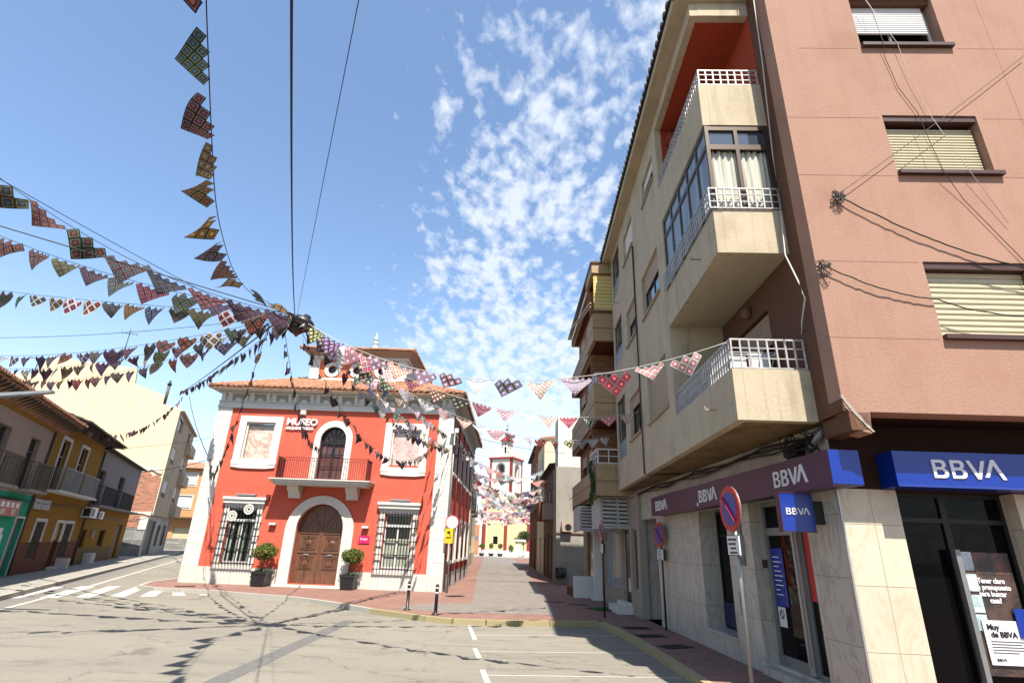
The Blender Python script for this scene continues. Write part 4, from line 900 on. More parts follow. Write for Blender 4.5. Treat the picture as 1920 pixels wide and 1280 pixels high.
# pipes, brackets, cables on the cream facade
b = MB(); b.tube([(-5.92,-.03,9.75),(-5.92,-.03,3.47),(-5.92,.1,3.44),(-5.4,.7,3.43)], .022, 6); b.build('downpipe', mt['bronze'], apt, FU)
for (x, z) in ((-.75, 6.35), (-.8, 3.78), (-8.5, 9.2), (-9.3, 6.5), (-9.5,3.8)):
    b = MB(); b.box(x-.012, x+.012, -.16, .0, z-.012, z+.012); b.box(x-.012, x+.012, -.17, -.15, z-.012, z+.05); b.build('pipe_stub', mt['taupe'], apt, FU)
# ------------------------------------------------------------------ signs on the bank
def sign_thing(name, M, label, cat, group=None): return thing(name, M, label, cat, group)
s1 = sign_thing('fascia_sign', FD, 'long purple BBVA fascia with three white wordmarks along the street wall of the bank', 'shop sign')
b = MB(); b.box(-7.04, .45, -.33, -.003, 2.59, 3.02); b.build('panel', mt['purple'], s1)
b = MB(); b.box(.451, .456, -.33, .06, 2.60, 3.015); b.box(.015, .45, -.002, .06, 2.59, 3.02); b.build('end_panel', mt['blue'], s1)
for x in (-6.67, -3.83, -.91):
    b = MB(); bbva(b, x, x+.91, 2.675, 2.90, -.345, -.329); b.build('wordmark', mt['letter'], s1)
b = MB(); b.box(-3.96, -3.90, -.34, -.329, 2.62, 2.68); b.build('white_square', mt['letter'], s1)
b = MB(); b.box(-7.04, .45, -.335, -.31, 2.57, 2.588); b.build('edge_trim', mt['purple'], s1)
s2 = sign_thing('fascia_sign', FF, 'blue BBVA fascia above the dark shop window facing the square', 'shop sign')
b = MB(); b.box(.58, 3.6, -.34, -.003, 2.61, 3.05); b.build('panel', mt['blue'], s2)
b = MB(); b.box(.58, 3.6, -.348, -.34, 2.61, 2.635); b.build('edge_trim', mt['letter'] if False else mt['signblue'], s2)
b = MB(); bbva(b, 1.04, 1.97, 2.725, 2.95, -.355, -.339); b.build('wordmark', mt['letter'], s2)
s3 = sign_thing('projecting_sign', frame(3.72, 7.46, 0), 'square blue BBVA box sign projecting from the marble wall on a bracket', 'projecting sign')
b = MB(); b.box(0, .44, 0, .11, 2.06, 2.56); b.build('box', mt['blue'], s3)
b = MB(); b.box(-.012, -.002, -.005, .115, 2.05, 2.57); b.box(-.01, .44, -.006, -.001, 2.55, 2.565); b.box(-.01, .44, -.006, -.001, 2.052, 2.066); b.build('frame', mt['purple'], s3)
b = MB(); bbva(b, .06, .40, 2.275, 2.36, -.012, .0); b.build('wordmark', mt['letter'], s3)
b = MB(); b.box(.441, .62, .02, .09, 2.16, 2.46); b.build('bracket', mt['black'], s3)
# bundled cables under the cream soffit
rnd = random.Random(12)
for k in range(3):
    b = MB(); pts = []
    for i in range(24):
        x = -9.8+i*.425; pts.append((x, -.03-.03*k+rnd.uniform(-.02,.02), 3.36-.045*k-.03*sin(i*.9+k)+rnd.uniform(-.015,.015)))
    b.tube(pts, .022-.004*k, 5); o_ = b.build('cable_run', mt['cable'], None, FD); tag(o_, ['thick black cable', 'middle black cable', 'lowest thin black cable'][k]+' running under the cream balcony soffit above the purple fascia', 'cable', 'cables above the bank fascia')
b = MB()
for k in range(22):
    c_ = Vector((rnd.uniform(-.75,-.05), rnd.uniform(-.25,.0), rnd.uniform(3.13,3.36))); r = rnd.uniform(.05,.14); a0 = rnd.random()*6
    ax = Vector((rnd.uniform(-1,1), rnd.uniform(-.3,.3), rnd.uniform(-1,1))).normalized(); u = ax.orthogonal().normalized(); v = ax.cross(u)
    b.tube([c_+u*r*cos(a0+i*.5)+v*r*.7*sin(a0+i*.5)+ax*.03*i*.3 for i in range(11)], rnd.uniform(.006,.013), 5)
b.box(-.9, -.55, -.14, -.02, 3.12, 3.24)
o_ = b.build('cable_tangle', mt['cable'], None, FD); tag(o_, 'tangle of looped black cables and junction box under the cream balcony corner', 'cables')
b = MB(); b.tube([(-.12,-.12,3.2),(-.06,-.08,3.3),(-.02,-.02,3.42)], .05, 8); o_ = b.build('conduit', mt['graymetal'], None, FD); tag(o_, 'short grey conduit among the cable tangle at the bank corner', 'pipe')
def cable(name, pts, r, label, M=None, m='cable', cat='cable', group=None, n=5):
    b = MB(); b.tube(pts, r, n); o_ = b.build(name, mt[m], None, M or Matrix.Identity(4)); tag(o_, label, cat, group); return o_
def cat_(A, B, sag, n=40, wob=0., seed=1):
    rnd = random.Random(seed); A, B = Vector(A), Vector(B); out_ = []
    for i in range(n+1):
        t_ = i/n; p = A.lerp(B, t_); p.z -= sag*4*t_*(1-t_)
        if wob and 0 < i < n: p += Vector((rnd.uniform(-wob,wob), rnd.uniform(-wob,wob), rnd.uniform(-wob,wob)))
        out_.append(p)
    return out_
cable('cable', cat_((3.90,-.05,9.37),(.50,-.06,6.66), .03), .005, 'straight thin cable rising to the right across the pink wall to its anchor coil', FP)
cable('cable', cat_((.50,-.06,6.60),(2.95,-.05,5.45), .16, 30, .006), .010, 'twisted cable sagging right from the upper coil on the pink wall', FP)
cable('cable', cat_((.06,-.06,5.48),(1.50,-.05,4.99), .10, 24, .006)+cat_((1.52,-.04,4.98),(2.9,-.04,4.82), .10, 14, .006), .009, 'twisted cable from the lower coil sagging over the lowest shutter of the pink wall', FP)
cable('cable', [(1.72,-.03,10.7),(1.75,-.03,10.2),(1.72,-.09,9.62),(1.73,-.03,9.35),(1.80,-.03,8.7),(1.98,-.03,8.2),(2.02,-.03,7.7),(2.04,-.09,7.03),(2.25,-.03,6.6),(2.55,-.03,6.05),(2.85,-.03,5.5)], .005, 'thin cable wandering down the pink wall past three windows', FP)
cable('cable', [(1.62,-.05,10.8),(1.95,-.08,9.60),(2.0,-.05,8.9),(2.15,-.05,8.1),(2.35,-.10,7.2),(2.75,-.04,6.2)], .004, 'pale thin cable crossing in front of the upper pink wall windows', FP, 'wcable')
def coil(x, z, n, s, lab):
    rnd = random.Random(int(z*10)); b = MB()
    for k in range(n):
        c_ = Vector((x+rnd.uniform(-.06,.06)*s, -.07, z+rnd.uniform(-.06,.06)*s)); r1, r2 = rnd.uniform(.04,.09)*s, rnd.uniform(.08,.17)*s
        b.tube([c_+Vector((r1*cos(i*.6), rnd.uniform(-.02,.03), r2*sin(i*.6))) for i in range(11)], .0045, 4)
    for k in range(6):
        a = rnd.uniform(0, 6); b.bar((x, -.05, z), (x+.14*s*cos(a), -.08, z+.14*s*sin(a)), .016)
    o_ = b.build('cable_coil', mt['cable'], None, FP); tag(o_, lab, 'cable coil', 'cable coils on the pink wall')
coil(.47, 6.60, 7, .75, 'dark tangled cable coil at the upper anchor on the pink wall'); coil(.07, 5.42, 5, .8, 'looped brown cable coil at the lower left corner of the pink wall')
cable('cable', [(.55,1.0,13.4),(.30,1.02,9.6),(.12,1.02,7.8),(.08,1.0,6.6),(.20,.9,5.9),(.42,.9,5.35),(.40,.96,5.1),(.15,1.0,4.85),(.0,1.05,4.72)], .011, 'white cable running down the shaded pink side wall beside the balconies', FU, 'wcable')

# ------------------------------------------------------------------ traffic signs and street furniture
def disc_face(b, r, y, n=28): b.prism([(r*cos(2*pi*k/n), r*sin(2*pi*k/n)) for k in range(n)], y, y+.012)
def noparking(x, y, rot, zc_, ph, polelab, plate, pm='graymetal', s=.30, tilt=0):
    """disc facing local -y"""
    M = frame(x, y, rot); t_ = thing('no_parking_sign', M, polelab, 'traffic sign', 'no parking signs in front of the bank')
    b = MB(); b.tube([(0,.03,0),(0,.03,ph)], .025, 10); b.build('pole', mt[pm], t_)
    Md = M @ Matrix.Translation((0, -.02, zc_))
    b = MB(); disc_face(b, s, 0); d_ = b.build('disc', mt['signred'], t_, Md)
    b = MB(); disc_face(b, s*.76, -.004); b.build('disc_centre', mt['signblue'], d_, Md)
    b = MB(); b.bar((-s*.55,-.008,s*.55),(s*.55,-.008,-s*.55), s*.16, .006); 
    if plate: b.bar((-s*.55,-.008,-s*.55),(s*.55,-.008,s*.55), s*.16, .006) if plate == 2 else None
    b.build('red_bar', mt['signred'], d_, Md)
    b = MB(); disc_face(b, s*1.01, .013); b.build('disc_back', mt['graymetal'], d_, Md)
    zp = zc_-s-.05; b = MB(); b.box(-.17, .17, -.02, 0, zp-.24, zp); p_ = b.build('text_plate', mt['signwhite'], t_)
    b = MB()
    for k, (a, w_) in enumerate(((-.14,.26),(-.13,.22),(-.08,.17),(-.10,.22))):
        for j in range(5): b.box(a+j*w_/5, a+j*w_/5+w_/5-.012, -.024, -.021, zp-.06-k*.055, zp-.035-k*.055)
    b.build('plate_text', mt['iron'], p_); b = MB(); b.box(-.18, .18, .0, .06, zp-.25, zp+.01) if s > .29 else None
    if s > .29: b.build('plate_housing', mt['black'], t_)
noparking(3.10, 7.62, -1.52, 2.33, 2.62, 'nearest no parking disc on a pale grey pole with a white text plate', 0)
noparking(3.90, 14.2, -1.45, 2.14, 2.3, 'further no parking disc on a black post against the marble wall', 0, 'black')
noparking(2.80, 16.3, -1.60, 2.24, 2.4, 'edge-on no parking disc on a dark pole at the kerb corner', 0, 'iron')
wd = thing('round_sign', frame(-2.12, 22.18, -.03), 'white round traffic sign disc above a yellow notice on the museum corner', 'traffic sign')
b = MB(); b.tube([(0,.06,.0),(0,.06,2.75)], .03, 8); b.build('pole', mt['graymetal'], wd)
b = MB(); Md = WM[wd.name] @ Matrix.Translation((.02, 0, 2.54)); disc_face(b, .27, 0); d_ = b.build('disc', mt['signred'], wd, Md)
b = MB(); disc_face(b, .235, -.004); b.build('disc_centre', mt['signwhite'], d_, Md)
yn = thing('yellow_notice', frame(-2.19, 22.16, -.03), 'yellow rectangular surveillance notice below the white round sign', 'notice')
b = MB(); b.box(-.16, .16, -.02, .0, 1.76, 2.30); b.build('board', mt['yellow'], yn)
b = MB(); b.box(-.07, .05, -.026, -.021, 2.12, 2.20); b.bar((.0,-.024,2.12),(.08,-.024,2.06),.03,.004); b.box(-.11, .11, -.026, -.021, 1.98, 2.0); b.box(-.11, .08, -.026, -.021, 1.93, 1.95); b.build('pictogram', mt['iron'], yn)
for i, (x, y) in enumerate(((-2.62, 16.35), (-1.74, 15.53))):
    t_ = thing('bollard', frame(x, y, 0), ('left' if i == 0 else 'right')+' of the two thin black bollards at the kerb before the museum corner', 'bollard', 'bollards at the museum corner')
    b = MB(); b.lathe([(.0,.0),(.10,0),(.10,.02),(.045,.03),(.042,.60),(.048,.61),(.048,.70),(.03,.73),(0,.74)], (0,0,0), 14); b.build('post', mt['black'], t_)
    for z in (.50, .62):
        b = MB(); b.lathe([(.044,z),(.052,z+.004),(.052,z+.035),(.044,z+.04)], (0,0,0), 14); b.build('reflective_band', mt['white'], t_)
for i, (x, y, lab) in enumerate(((1.75, 20.2, 'iron grating in the red pavers nearest the shaded street middle'), (2.55, 19.6, 'iron grating in the red pavers left of the green mat'), (3.25, 14.4, 'small drain cover close to the far no parking post'), (3.3, 13.2, 'drain cover in the dark pavement beside the yellow kerb'), (3.45, 11.9, 'drain cover in the pavement below the bank window'), (-11.3, 20.9, 'drain cover in the pavement at the left museum corner'), (-1.7, 21.0, 'drain cover in front of the right museum pier'))):
    b = MB(); b.plate(rect(-.32, .32, -.17, .17), [rect(-.27+k*.07, -.235+k*.07, -.13, .13) for k in range(8)], 0, .012); b.v = [(a_, c_, .004+d) for a_, d, c_ in b.v]
    o_ = b.build('drain_cover', mt['iron'], None, frame(x, y, .1*i)); tag(o_, lab, 'drain cover', 'drain covers in the pavement')
b = MB(); b.box(-.62, .62, -.42, .42, .004, .02); o_ = b.build('door_mat', mt['turf'], None, frame(3.35, 18.5, .5)); tag(o_, 'green artificial turf mat before the shop step', 'mat')
# street lamp on the left
lp = thing('street_lamp', frame(-12.9, 12.0, 0), 'grey street lamp arm reaching over the left terrace roofs from the frame edge', 'street lamp')
b = MB(); b.tube([(0,0,0),(0,0,3.6),(.15,0,4.3),(.5,0,4.42),(1.3,0,4.56)], [.07,.05,.045,.035,.03], 10); b.build('pole', mt['graymetal'], lp)
b = MB(); b.hexa([(1.2,-.09,4.53),(2.36,-.07,4.67),(2.36,.07,4.67),(1.2,.09,4.53)], [(1.2,-.06,4.62),(2.34,-.05,4.73),(2.34,.05,4.73),(1.2,.06,4.62)]); b.build('lamp_head', mt['graymetal'], lp)
# hanging lamp and wires
HUB = Vector((-4.55, 10.2, 6.09))
hl = thing('hanging_street_lamp', frame(-4.33, 10.2, .4, 5.93), 'dark bowl shaped street lamp hung in a knot of cables over the square', 'hanging lamp')
b = MB(); Mh = WM[hl.name] @ Matrix.Rotation(.35, 4, 'Y'); b.lathe([(0,.17),(.07,.16),(.10,.08),(.20,.05),(.245,-.03),(.23,-.07),(.20,-.085)], (0,0,0), 18); b.build('housing', mt['black'], hl, Mh)
b = MB(); b.lathe([(.20,-.085),(.15,-.115),(0,-.13)], (0,0,0), 18); b.build('lamp_glass', simple('smoked_lamp_glass', (.10,.07,.04), .15, 0, .8), hl, Mh)
b = MB(); rnd = random.Random(9)
for k in range(16):
    c_ = Vector((rnd.uniform(-.2,.02), rnd.uniform(-.1,.1), rnd.uniform(-.16,.14))); r = rnd.uniform(.03,.09); ax = Vector((rnd.gauss(0,1), rnd.gauss(0,1), rnd.gauss(0,1))).normalized(); u = ax.orthogonal().normalized(); v = ax.cross(u)
    b.tube([c_+u*r*cos(i*.7)+v*r*sin(i*.7) for i in range(10)], rnd.uniform(.006,.016), 4)
b.box(-.2, -.04, -.07, .07, -.20, -.06); b.build('cable_knot', mt['cable'], hl)
cable('overhead_cable', cat_(HUB, (.74,-3,4.10), .32), .009, 'thick black cable dropping from the top edge to the hanging lamp')
cable('overhead_cable', cat_(HUB+Vector((.05,0,0)), (1.32,-3,5.37), .76), .0035, 'thin slanting cable from the top edge to the hanging lamp')
cable('overhead_cable', cat_(HUB, (-11.14,5,6.30), .0), .010, 'black cable rising left from the hanging lamp between two bunting strings')
cable('overhead_cable', cat_((-6.2,10.1,6.35), (-6.76-3,2.5,7.2), .1), .006, 'hair-thin cable above the upper left bunting string')
cable('overhead_cable', cat_(HUB, (-14,13,6.3), .15), .006, 'faint wire left of the hanging lamp between the middle bunting strings')
cable('overhead_cable', cat_(HUB+Vector((-.3,.1,-.05)), (-26.67,42,12.4), .1), .02, 'black cable descending left from the lamp to the roof pipe')
cable('overhead_cable', cat_((-25.9,42,12.1), (-12.31,22.4,4.62), .30), .02, 'sagging black cable from the roof pipe to the left museum pier')
cable('overhead_cable', cat_((-12.3,22.4,4.66), (-25.24,38,5.74), .15), .016, 'low cable from the left museum pier to the tall cream building')
cable('overhead_cable', cat_((-4.5,22.3,6.9), (2.6,24,5.7), .3), .008, 'thin wire from the museum roof across the pedestrian street')
cable('overhead_cable', cat_((-22.1,29.5,5.9), (-14,29,7.2), .2), .01, 'thin wire from the ochre house roof')

# ------------------------------------------------------------------ right side of the pedestrian street
n1 = thing('street_building', frame(4.0, 17.0, 0), 'beige panelled and brick street building with a yellow striped awning on its top balcony', 'apartment building')
FN = frame(2.79, 17.0, -pi/2-.005)       # x towards camera, y inward
FNe = FN @ Matrix.Rotation(pi/2, 4, 'Z')  # end faces: x inward
bands = ((3.30, 4.28), (5.68, 6.91), (8.45, 9.45), (11.06, 11.45))
b = MB()
for i, (z0, z1) in enumerate(bands):
    b.box(-1.55, .0, .0, .12, z0, z1); b.box(-.12, .0, .12, 1.3, z0, z1); b.box(-7.7, -1.552, .14, .26, z0, z1-.05*(i == 3)); b.box(-7.7, -7.58, .262, 1.3, z0, z1)
b.build('panel_band', mt['beige'], n1, FN)
b = MB()
for z0, z1 in bands[:3]: b.box(-7.7, .004, -.006, .0, (z0+z1)/2-.06, (z0+z1)/2-.03); b.box(.0, .006, .0, 1.3, (z0+z1)/2-.06, (z0+z1)/2-.03)
b.build('band_groove', mt['brown'], n1, FN)
b = MB()
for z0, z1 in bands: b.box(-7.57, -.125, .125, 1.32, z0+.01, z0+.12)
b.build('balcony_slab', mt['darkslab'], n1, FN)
b = MB(); ho = []
for k in range(3):
    zb = (4.28, 6.91, 9.45)[k]; zt = (5.68, 8.45, 11.06)[k]
    ho += [rect(-2.9, -2.0, zb, zt-.25), rect(-4.9, -3.6, zb+.1, zt-.25), rect(-6.9, -5.6, zb+.1, zt-.25)]
    if k < 2: ho += [rect(-1.2, -.4, zb-.2, zt-.35)]
b.plate(rect(-7.56, -1.6, 3.45, 11.1), [h for h in ho if h[0][0] < -1.5], .5, .7); b.box(-1.6, -.02, 1.32, 1.5, 3.45, 11.1); b.box(-1.62, -1.5, .14, 1.3, 3.5, 11.05); b.build('brick_wall', mt['brick'], n1, FN)
for h in ho:
    if h[0][0] > -1.5: f = window(n1, FN, h[0][0], h[1][0], h[0][1]+.2, h[2][1], 1.27, mt['white'], mt['glass'], panes=2)
    else:
        f = window(n1, FN, h[0][0], h[1][0], h[0][1], h[2][1], .60, mt['bronze'], mt['glass'], panes=2)
        b = MB(); shutter(b, h[0][0]+.03, h[1][0]-.03, h[2][1]-.45, h[2][1], .52, .06); b.build('roller_shutter', mt['shutterb'], f, FN)
b = MB(); b.box(-7.6, -.1, 1.5, 9, 3.4, 3.55); b.box(-7.6, -7.45, .7, 9, 0, 11.3); b.box(-7.5, -.1, 1.6, 9, 11.2, 11.4); b.box(-.1, .0, 1.5, 9, 3.5, 11.3); b.build('rear_walls', mt['beige'], n1, FN)
b = MB(); b.box(-7.75, .05, -.04, .14, 11.45, 11.52); b.box(-.1, .05, .14, 1.4, 11.45, 11.52); b.build('roof_edge', mt['bronze'], n1, FN)
for z0, z1 in ((4.28, 4.75), (6.91, 7.29)):
    b = MB(); railside(b, -.03, .08, 1.1, z0, z1, .30, .014, .04, (.5,)); railing(b, -1.5, -.03, .06, z0, z1, .35, .014, .04, (.5,)); b.build('railing', mt['white'], n1, FN)
b = MB(); vs = []
for k in range(17):
    z = 10.95-k*.085; y = -.03-.035*(k % 2)-.01*k; vs += [(.02-.04*(k % 2), .05, z), (.02-.04*(k % 2), 1.05, z)]
b.add(vs, [(2*k, 2*k+2, 2*k+3, 2*k+1) for k in range(16)], True)
b.build('awning', mt['awning'], n1, FN)
b = MB(); b.bar((.0,.1,9.6),(-.1,1.0,9.75),.05); b.bar((.0,.3,9.8),(-.1,.9,9.55),.04); b.bar((-.1,-.05,9.9),(-1.6,-.55,9.5),.05); b.bar((-.1,-.05,9.75),(-1.2,-.4,9.5),.04); b.build('awning_arm', mt['shutterb'], n1, FN)
for (x, z, w_) in ((-.6, 7.75, .8), (-.5, 5.05, .8)):
    ac = thing('air_conditioner', FN @ Matrix.Translation((x, .9, z)), ('white air conditioner under the second beige balcony' if z > 7 else 'dark air conditioner with fan above the lowest beige balcony'), 'air conditioner')
    b = MB(); b.box(-.4, .4, 0, .3, -.3, .3); b.build('casing', mt['white' if z > 7 else 'graymetal'], ac)
    b = MB(); b.box(.401, .41, .04, .26, -.22, .22); b.build('grille', mt['iron'], ac)
hp = MB()
rnd = random.Random(5)
for k in range(1500):
    t_ = rnd.random()**.8; x = -.35+rnd.gauss(0,.16*(1-t_*.4)); y = -.05-.08*rnd.random()-.03*sin(t_*9); z = 4.40-t_*1.35
    a = rnd.uniform(0,6.28); s_ = .03; p = Vector((x,y,z)); u = Vector((cos(a)*s_,sin(a)*s_*.6,-.2*s_)); v = Vector((-sin(a)*s_*.4,cos(a)*s_*.4,-s_))
    hp.add([p-u,p+v,p+u,p-v],[(0,1,2,3)])
o_ = hp.build('trailing_plant', mt['leaf2'], None, FN); tag(o_, 'green trailing plant hanging over the corner of the lowest beige balcony', 'plant')
# ground floor row behind the bank: x = world frame of the recessed shop line
FR = frame(3.87, 16.55, -pi/2+.043)
shop = thing('shop_building', frame(3.9, 17, 0), 'glazed shop with stone plinth beneath the white slatted canopies', 'shop')
b = MB(); b.plate(rect(-8.6, .3, -.05, 3.35), [rect(-4.25, -2.05, .56, 2.40), rect(-1.75, -.85, .18, 2.40), rect(-.60, -.02, .66, 2.35), rect(-8.0, -5.3, .2, 2.6)], .0, .2); b.build('wall', mt['shopstone'], shop, FR)
for i, (x0, x1, z0, z1) in enumerate(((-4.25,-2.05,.56,2.40), (-1.75,-.85,.18,2.40), (-.60,-.02,.66,2.35), (-8.0,-5.3,.2,2.6))):
    window(shop, FR, x0, x1, z0, z1, .06, mt['alu'], mt['glass'] if i else mt['bluecurt'], panes=2 if i == 3 else 1, name='window' if i != 1 else 'door')
b = MB(); b.box(-1.95, -.7, -.45, -.003, .0, .20); b.box(-1.85, -.8, -.2, -.003, .201, .30); b.build('step', mt['wstone'], shop, FR)
b = MB(); b.box(-7.6, -6.0, -.9, -.003, 0, .28); b.box(-7.6, -6.0, -.5, -.003, .281, .5); b.build('step', mt['dado'], shop, FR)
b = MB(); b.box(-6.0, -5.7, -.9, -.003, 0, .75); b.build('low_wall', mt['wpaint'], shop, FR)
b = MB(); b.box(-5.15, -4.88, -.28, -.003, .18, 2.6); b.box(-5.25, -4.78, -.36, -.004, 0, .18); b.build('column', mt['wpaint'], shop, FR)
def slatbox(name, M, x0, x1, z0, z1, lab):
    t_ = thing(name, M, lab, 'slatted canopy', 'slatted canopies over the shop')
    b = MB(); b.box(x0, x0+.07, -.02, .05, z0, z1); b.box(x1-.06, x1, -.02, .05, z0, z1); b.box(x0+.071, x1-.061, -.02, .05, z1-.05, z1); b.box(x0+.071, x1-.061, -.02, .05, z0, z0+.05); xm = (x0+x1)/2; b.box(xm-.03, xm+.03, .02, .06, z0+.051, z1-.051); b.build('frame', mt['slats'], t_)
    n = 7; h = (z1-z0-.1)/n
    for k in range(n):
        b = MB(); z = z0+.05+k*h+.012; b.hexa([(x0+.07,-.01,z),(x1-.06,-.01,z),(x1-.06,.02,z),(x0+.07,.02,z)], [(x0+.07,-.03,z+h*.66),(x1-.06,-.03,z+h*.66),(x1-.06,-.005,z+h*.66),(x0+.07,-.005,z+h*.66)]); b.build('slat', mt['slats'], t_)
    b = MB(); b.box(x0+.04, x1-.03, .065, .08, z0+.03, z1-.035); b.build('dark_backing', mt['iron'], t_)  # black sheet added for the shade in the gaps between slats
    b = MB(); b.box(x0, x1, .06, 2.2, z1-.03, z1+.02); b.box(x0-.002, x0+.03, .051, 2.2, z0, z1-.031); b.build('box_top', mt['slats'], t_)
slatbox('slatted_canopy', frame(4.0, 17.45, -.03), -1.02, .08, 2.37, 3.31, 'larger white slatted canopy box nearest the bank wall')
slatbox('slatted_canopy', frame(4.0, 20.6, -.03), -1.28, .1, 2.34, 3.22, 'smaller white slatted canopy box behind the pole sign')
# grey house and the ones beyond it
def house(name, lab, M, W, D, H, mat_, cat='house', base=None, bz=1.0):
    t_ = thing(name, M, lab, cat); b = MB(); return t_
gh = thing('grey_plaster_house', frame(2.85, 30, 0), 'stained grey plaster house end wall with a white gable above, beyond the beige building', 'house')
FG = frame(2.72, 30.0, 0); FGs = frame(2.72, 30.0, -pi/2+.01)
b = MB(); b.box(0, 8, 0, 1.9, 0, 5.95); b.build('wall', mt['concrete'], gh, FG)
b = MB(); b.box(.10, 8, .02, 1.85, 5.952, 8.75); b.build('gable_wall', mt['whitewash'], gh, FG)
b = MB(); b.box(.0, 8, -.06, 0, 2.45, 2.52); b.build('ledge', mt['brown'], gh, FG)
ac = thing('air_conditioner', FG @ Matrix.Translation((.62, -.2, 2.8)), 'air conditioner fan unit on the stained grey end wall', 'air conditioner')
b = MB(); b.box(-.35, .2, -.1, .2, -.25, .25); b.build('casing', mt['shutterb'], ac); b = MB(); Mk = WM[ac.name] @ Matrix.Translation((.0,-.1,-.03)); disc_face(b, .17, -.013); b.build('fan', mt['iron'], ac, Mk)
def rowhouse(y0, y1, x, H, m_, lab, doors, wins_, roofm='darktile', cat='house', base=None, ang=.012):
    L = y1-y0; M = frame(x, y0, -pi/2+ang); t_ = thing('street_house', frame(x, y0, 0), lab, cat)
    b = MB(); ho = [rect(-a-w_, -a, .02, h) for a, w_, h in doors]+[rect(-a-w_, -a, z, z+h) for a, w_, z, h in wins_]
    b.plate(rect(-L, 0, 0, H), ho, 0, .2); b.box(-.2, -.001, .2, 8, 0, H); b.box(-L, -L+.2, .2, 8, 0, H); b.box(-L+.2, -.2, .6, .7, 0, H-.1); b.build('wall', mt[m_], t_, M)
    if base: b = MB(); 
    for a, w_, h in doors: b = MB(); b.box(-a-w_, -a, .1, .14, .02, h); b.build('door', mt[random.choice(['browndoor','winered','bronze'])], t_, M)
    for a, w_, z, h in wins_:
        f = window(t_, M, -a-w_, -a, z, z+h, .1, mt['bronze'], mt['glass'], panes=2)
        b = MB(); shutter(b, -a-w_+.03, -a-.03, z+h*.5, z+h, .05, .08); b.build('roller_shutter', mt['shutterb'], f, M)
    b = MB(); b.hexa([(-L-.1,-.35,H),(.1,-.35,H),(.1,8,H),(-L-.1,8,H)], [(-L-.1,-.35,H+.08),(.1,-.35,H+.08),(.1,8,H+1.2),(-L-.1,8,H+1.2)]); b.build('roof', mt[roofm], t_, M)
    return t_, M
t_, M_ = rowhouse(31.95, 39.6, 2.82, 6.3, 'brown', 'low brown and ochre house with balcony boxes after the grey end wall', [(1.2,1.1,2.4),(3.2,1.5,2.5),(6.0,1.1,2.4)], [(1.0,1.0,3.6,1.5),(3.3,1.2,3.6,1.6),(5.8,1.0,3.6,1.5)])
b = MB(); b.box(-4.7, -3.0, -.7, .0, 3.3, 3.45); b.box(-4.7, -3.0, -.7, -.62, 3.45, 4.4); b.box(-3.08, -3.0, -.62, .0, 3.45, 4.4); b.build('balcony', mt['rust'], t_, M_)
b = MB(); b.box(-2.3, -.9, -.55, .0, 3.3, 3.42); b.box(-2.3, -.9, -.55, -.48, 3.42, 4.2); b.box(-.98, -.9, -.48, .0, 3.42, 4.2); b.build('balcony', mt['taupe'], t_, M_)
rowhouse(39.7, 46.5, 2.72, 9.3, 'creamwall', 'cream end wall of a taller house above the low brown roof', [(2,1.2,2.4)], [(1.2,1.1,4,1.5),(4.0,1.1,4,1.5),(1.2,1.1,7,1.4),(4.0,1.1,7,1.4)], 'tile')
rowhouse(46.6, 57.0, 2.62, 9.9, 'rust', 'rust coloured street house with dark windows at the end of the shaded row', [(1.5,1.2,2.4),(6.5,1.2,2.4)], [(1.0,1.4,4,1.8),(4.0,1.4,4,1.8),(7.4,1.4,4,1.8),(1.0,1.4,7,1.8),(4.0,1.4,7,1.8),(7.4,1.4,7,1.8)])
bn = thing('litter_bin', frame(2.92, 30.0-.35, 0), 'dark litter bin on two legs against the stained grey wall', 'litter bin')
b = MB(); b.lathe([(.24,.30),(.27,.34),(.28,.78),(.25,.80),(.0,.78)], (0,0,0), 14); b.build('bin', mt['black'], bn)
for sx in (-1, 1):
    b = MB(); b.tube([(.3*sx,0,0),(.3*sx,0,.85)], .02, 6); b.build('leg', mt['graymetal'], bn)
# left side of the street, beyond the museum
lf = thing('street_house', frame(-3.0, 36, 0), 'cream street house with dark balcony windows behind the museum', 'house')
FL_ = frame(-2.75, 36.0, pi/2+.02)
b = MB(); b.plate(rect(0, 26, 0, 7.2), [rect(1+i*3.2, 2.2+i*3.2, z, z+1.7) for i in range(8) for z in (1.0, 4.2)], 0, .3); b.box(.0, .3, .3, 9, 0, 7.2); b.box(.3, 26, .8, .9, 0, 7); b.box(0, 26, -.3, 9, 7.2, 7.35); b.build('wall', mt['creamwall'], lf, FL_)
for i in range(8):
    for z in (1.0, 4.2): window(lf, FL_, 1+i*3.2, 2.2+i*3.2, z, z+1.7, .12, mt['bronze'], mt['glass'])
for i in (0, 2, 4):
    b = MB(); b.box(.8+i*3.2, 2.4+i*3.2, -.5, -.003, 4.05, 4.15); railing(b, .8+i*3.2, 2.4+i*3.2, -.47, 4.15, 5.1, .12); railside(b, .8+i*3.2, -.47, 0, 4.15, 5.1, .12); b.build('balcony', mt['iron'], lf, FL_)

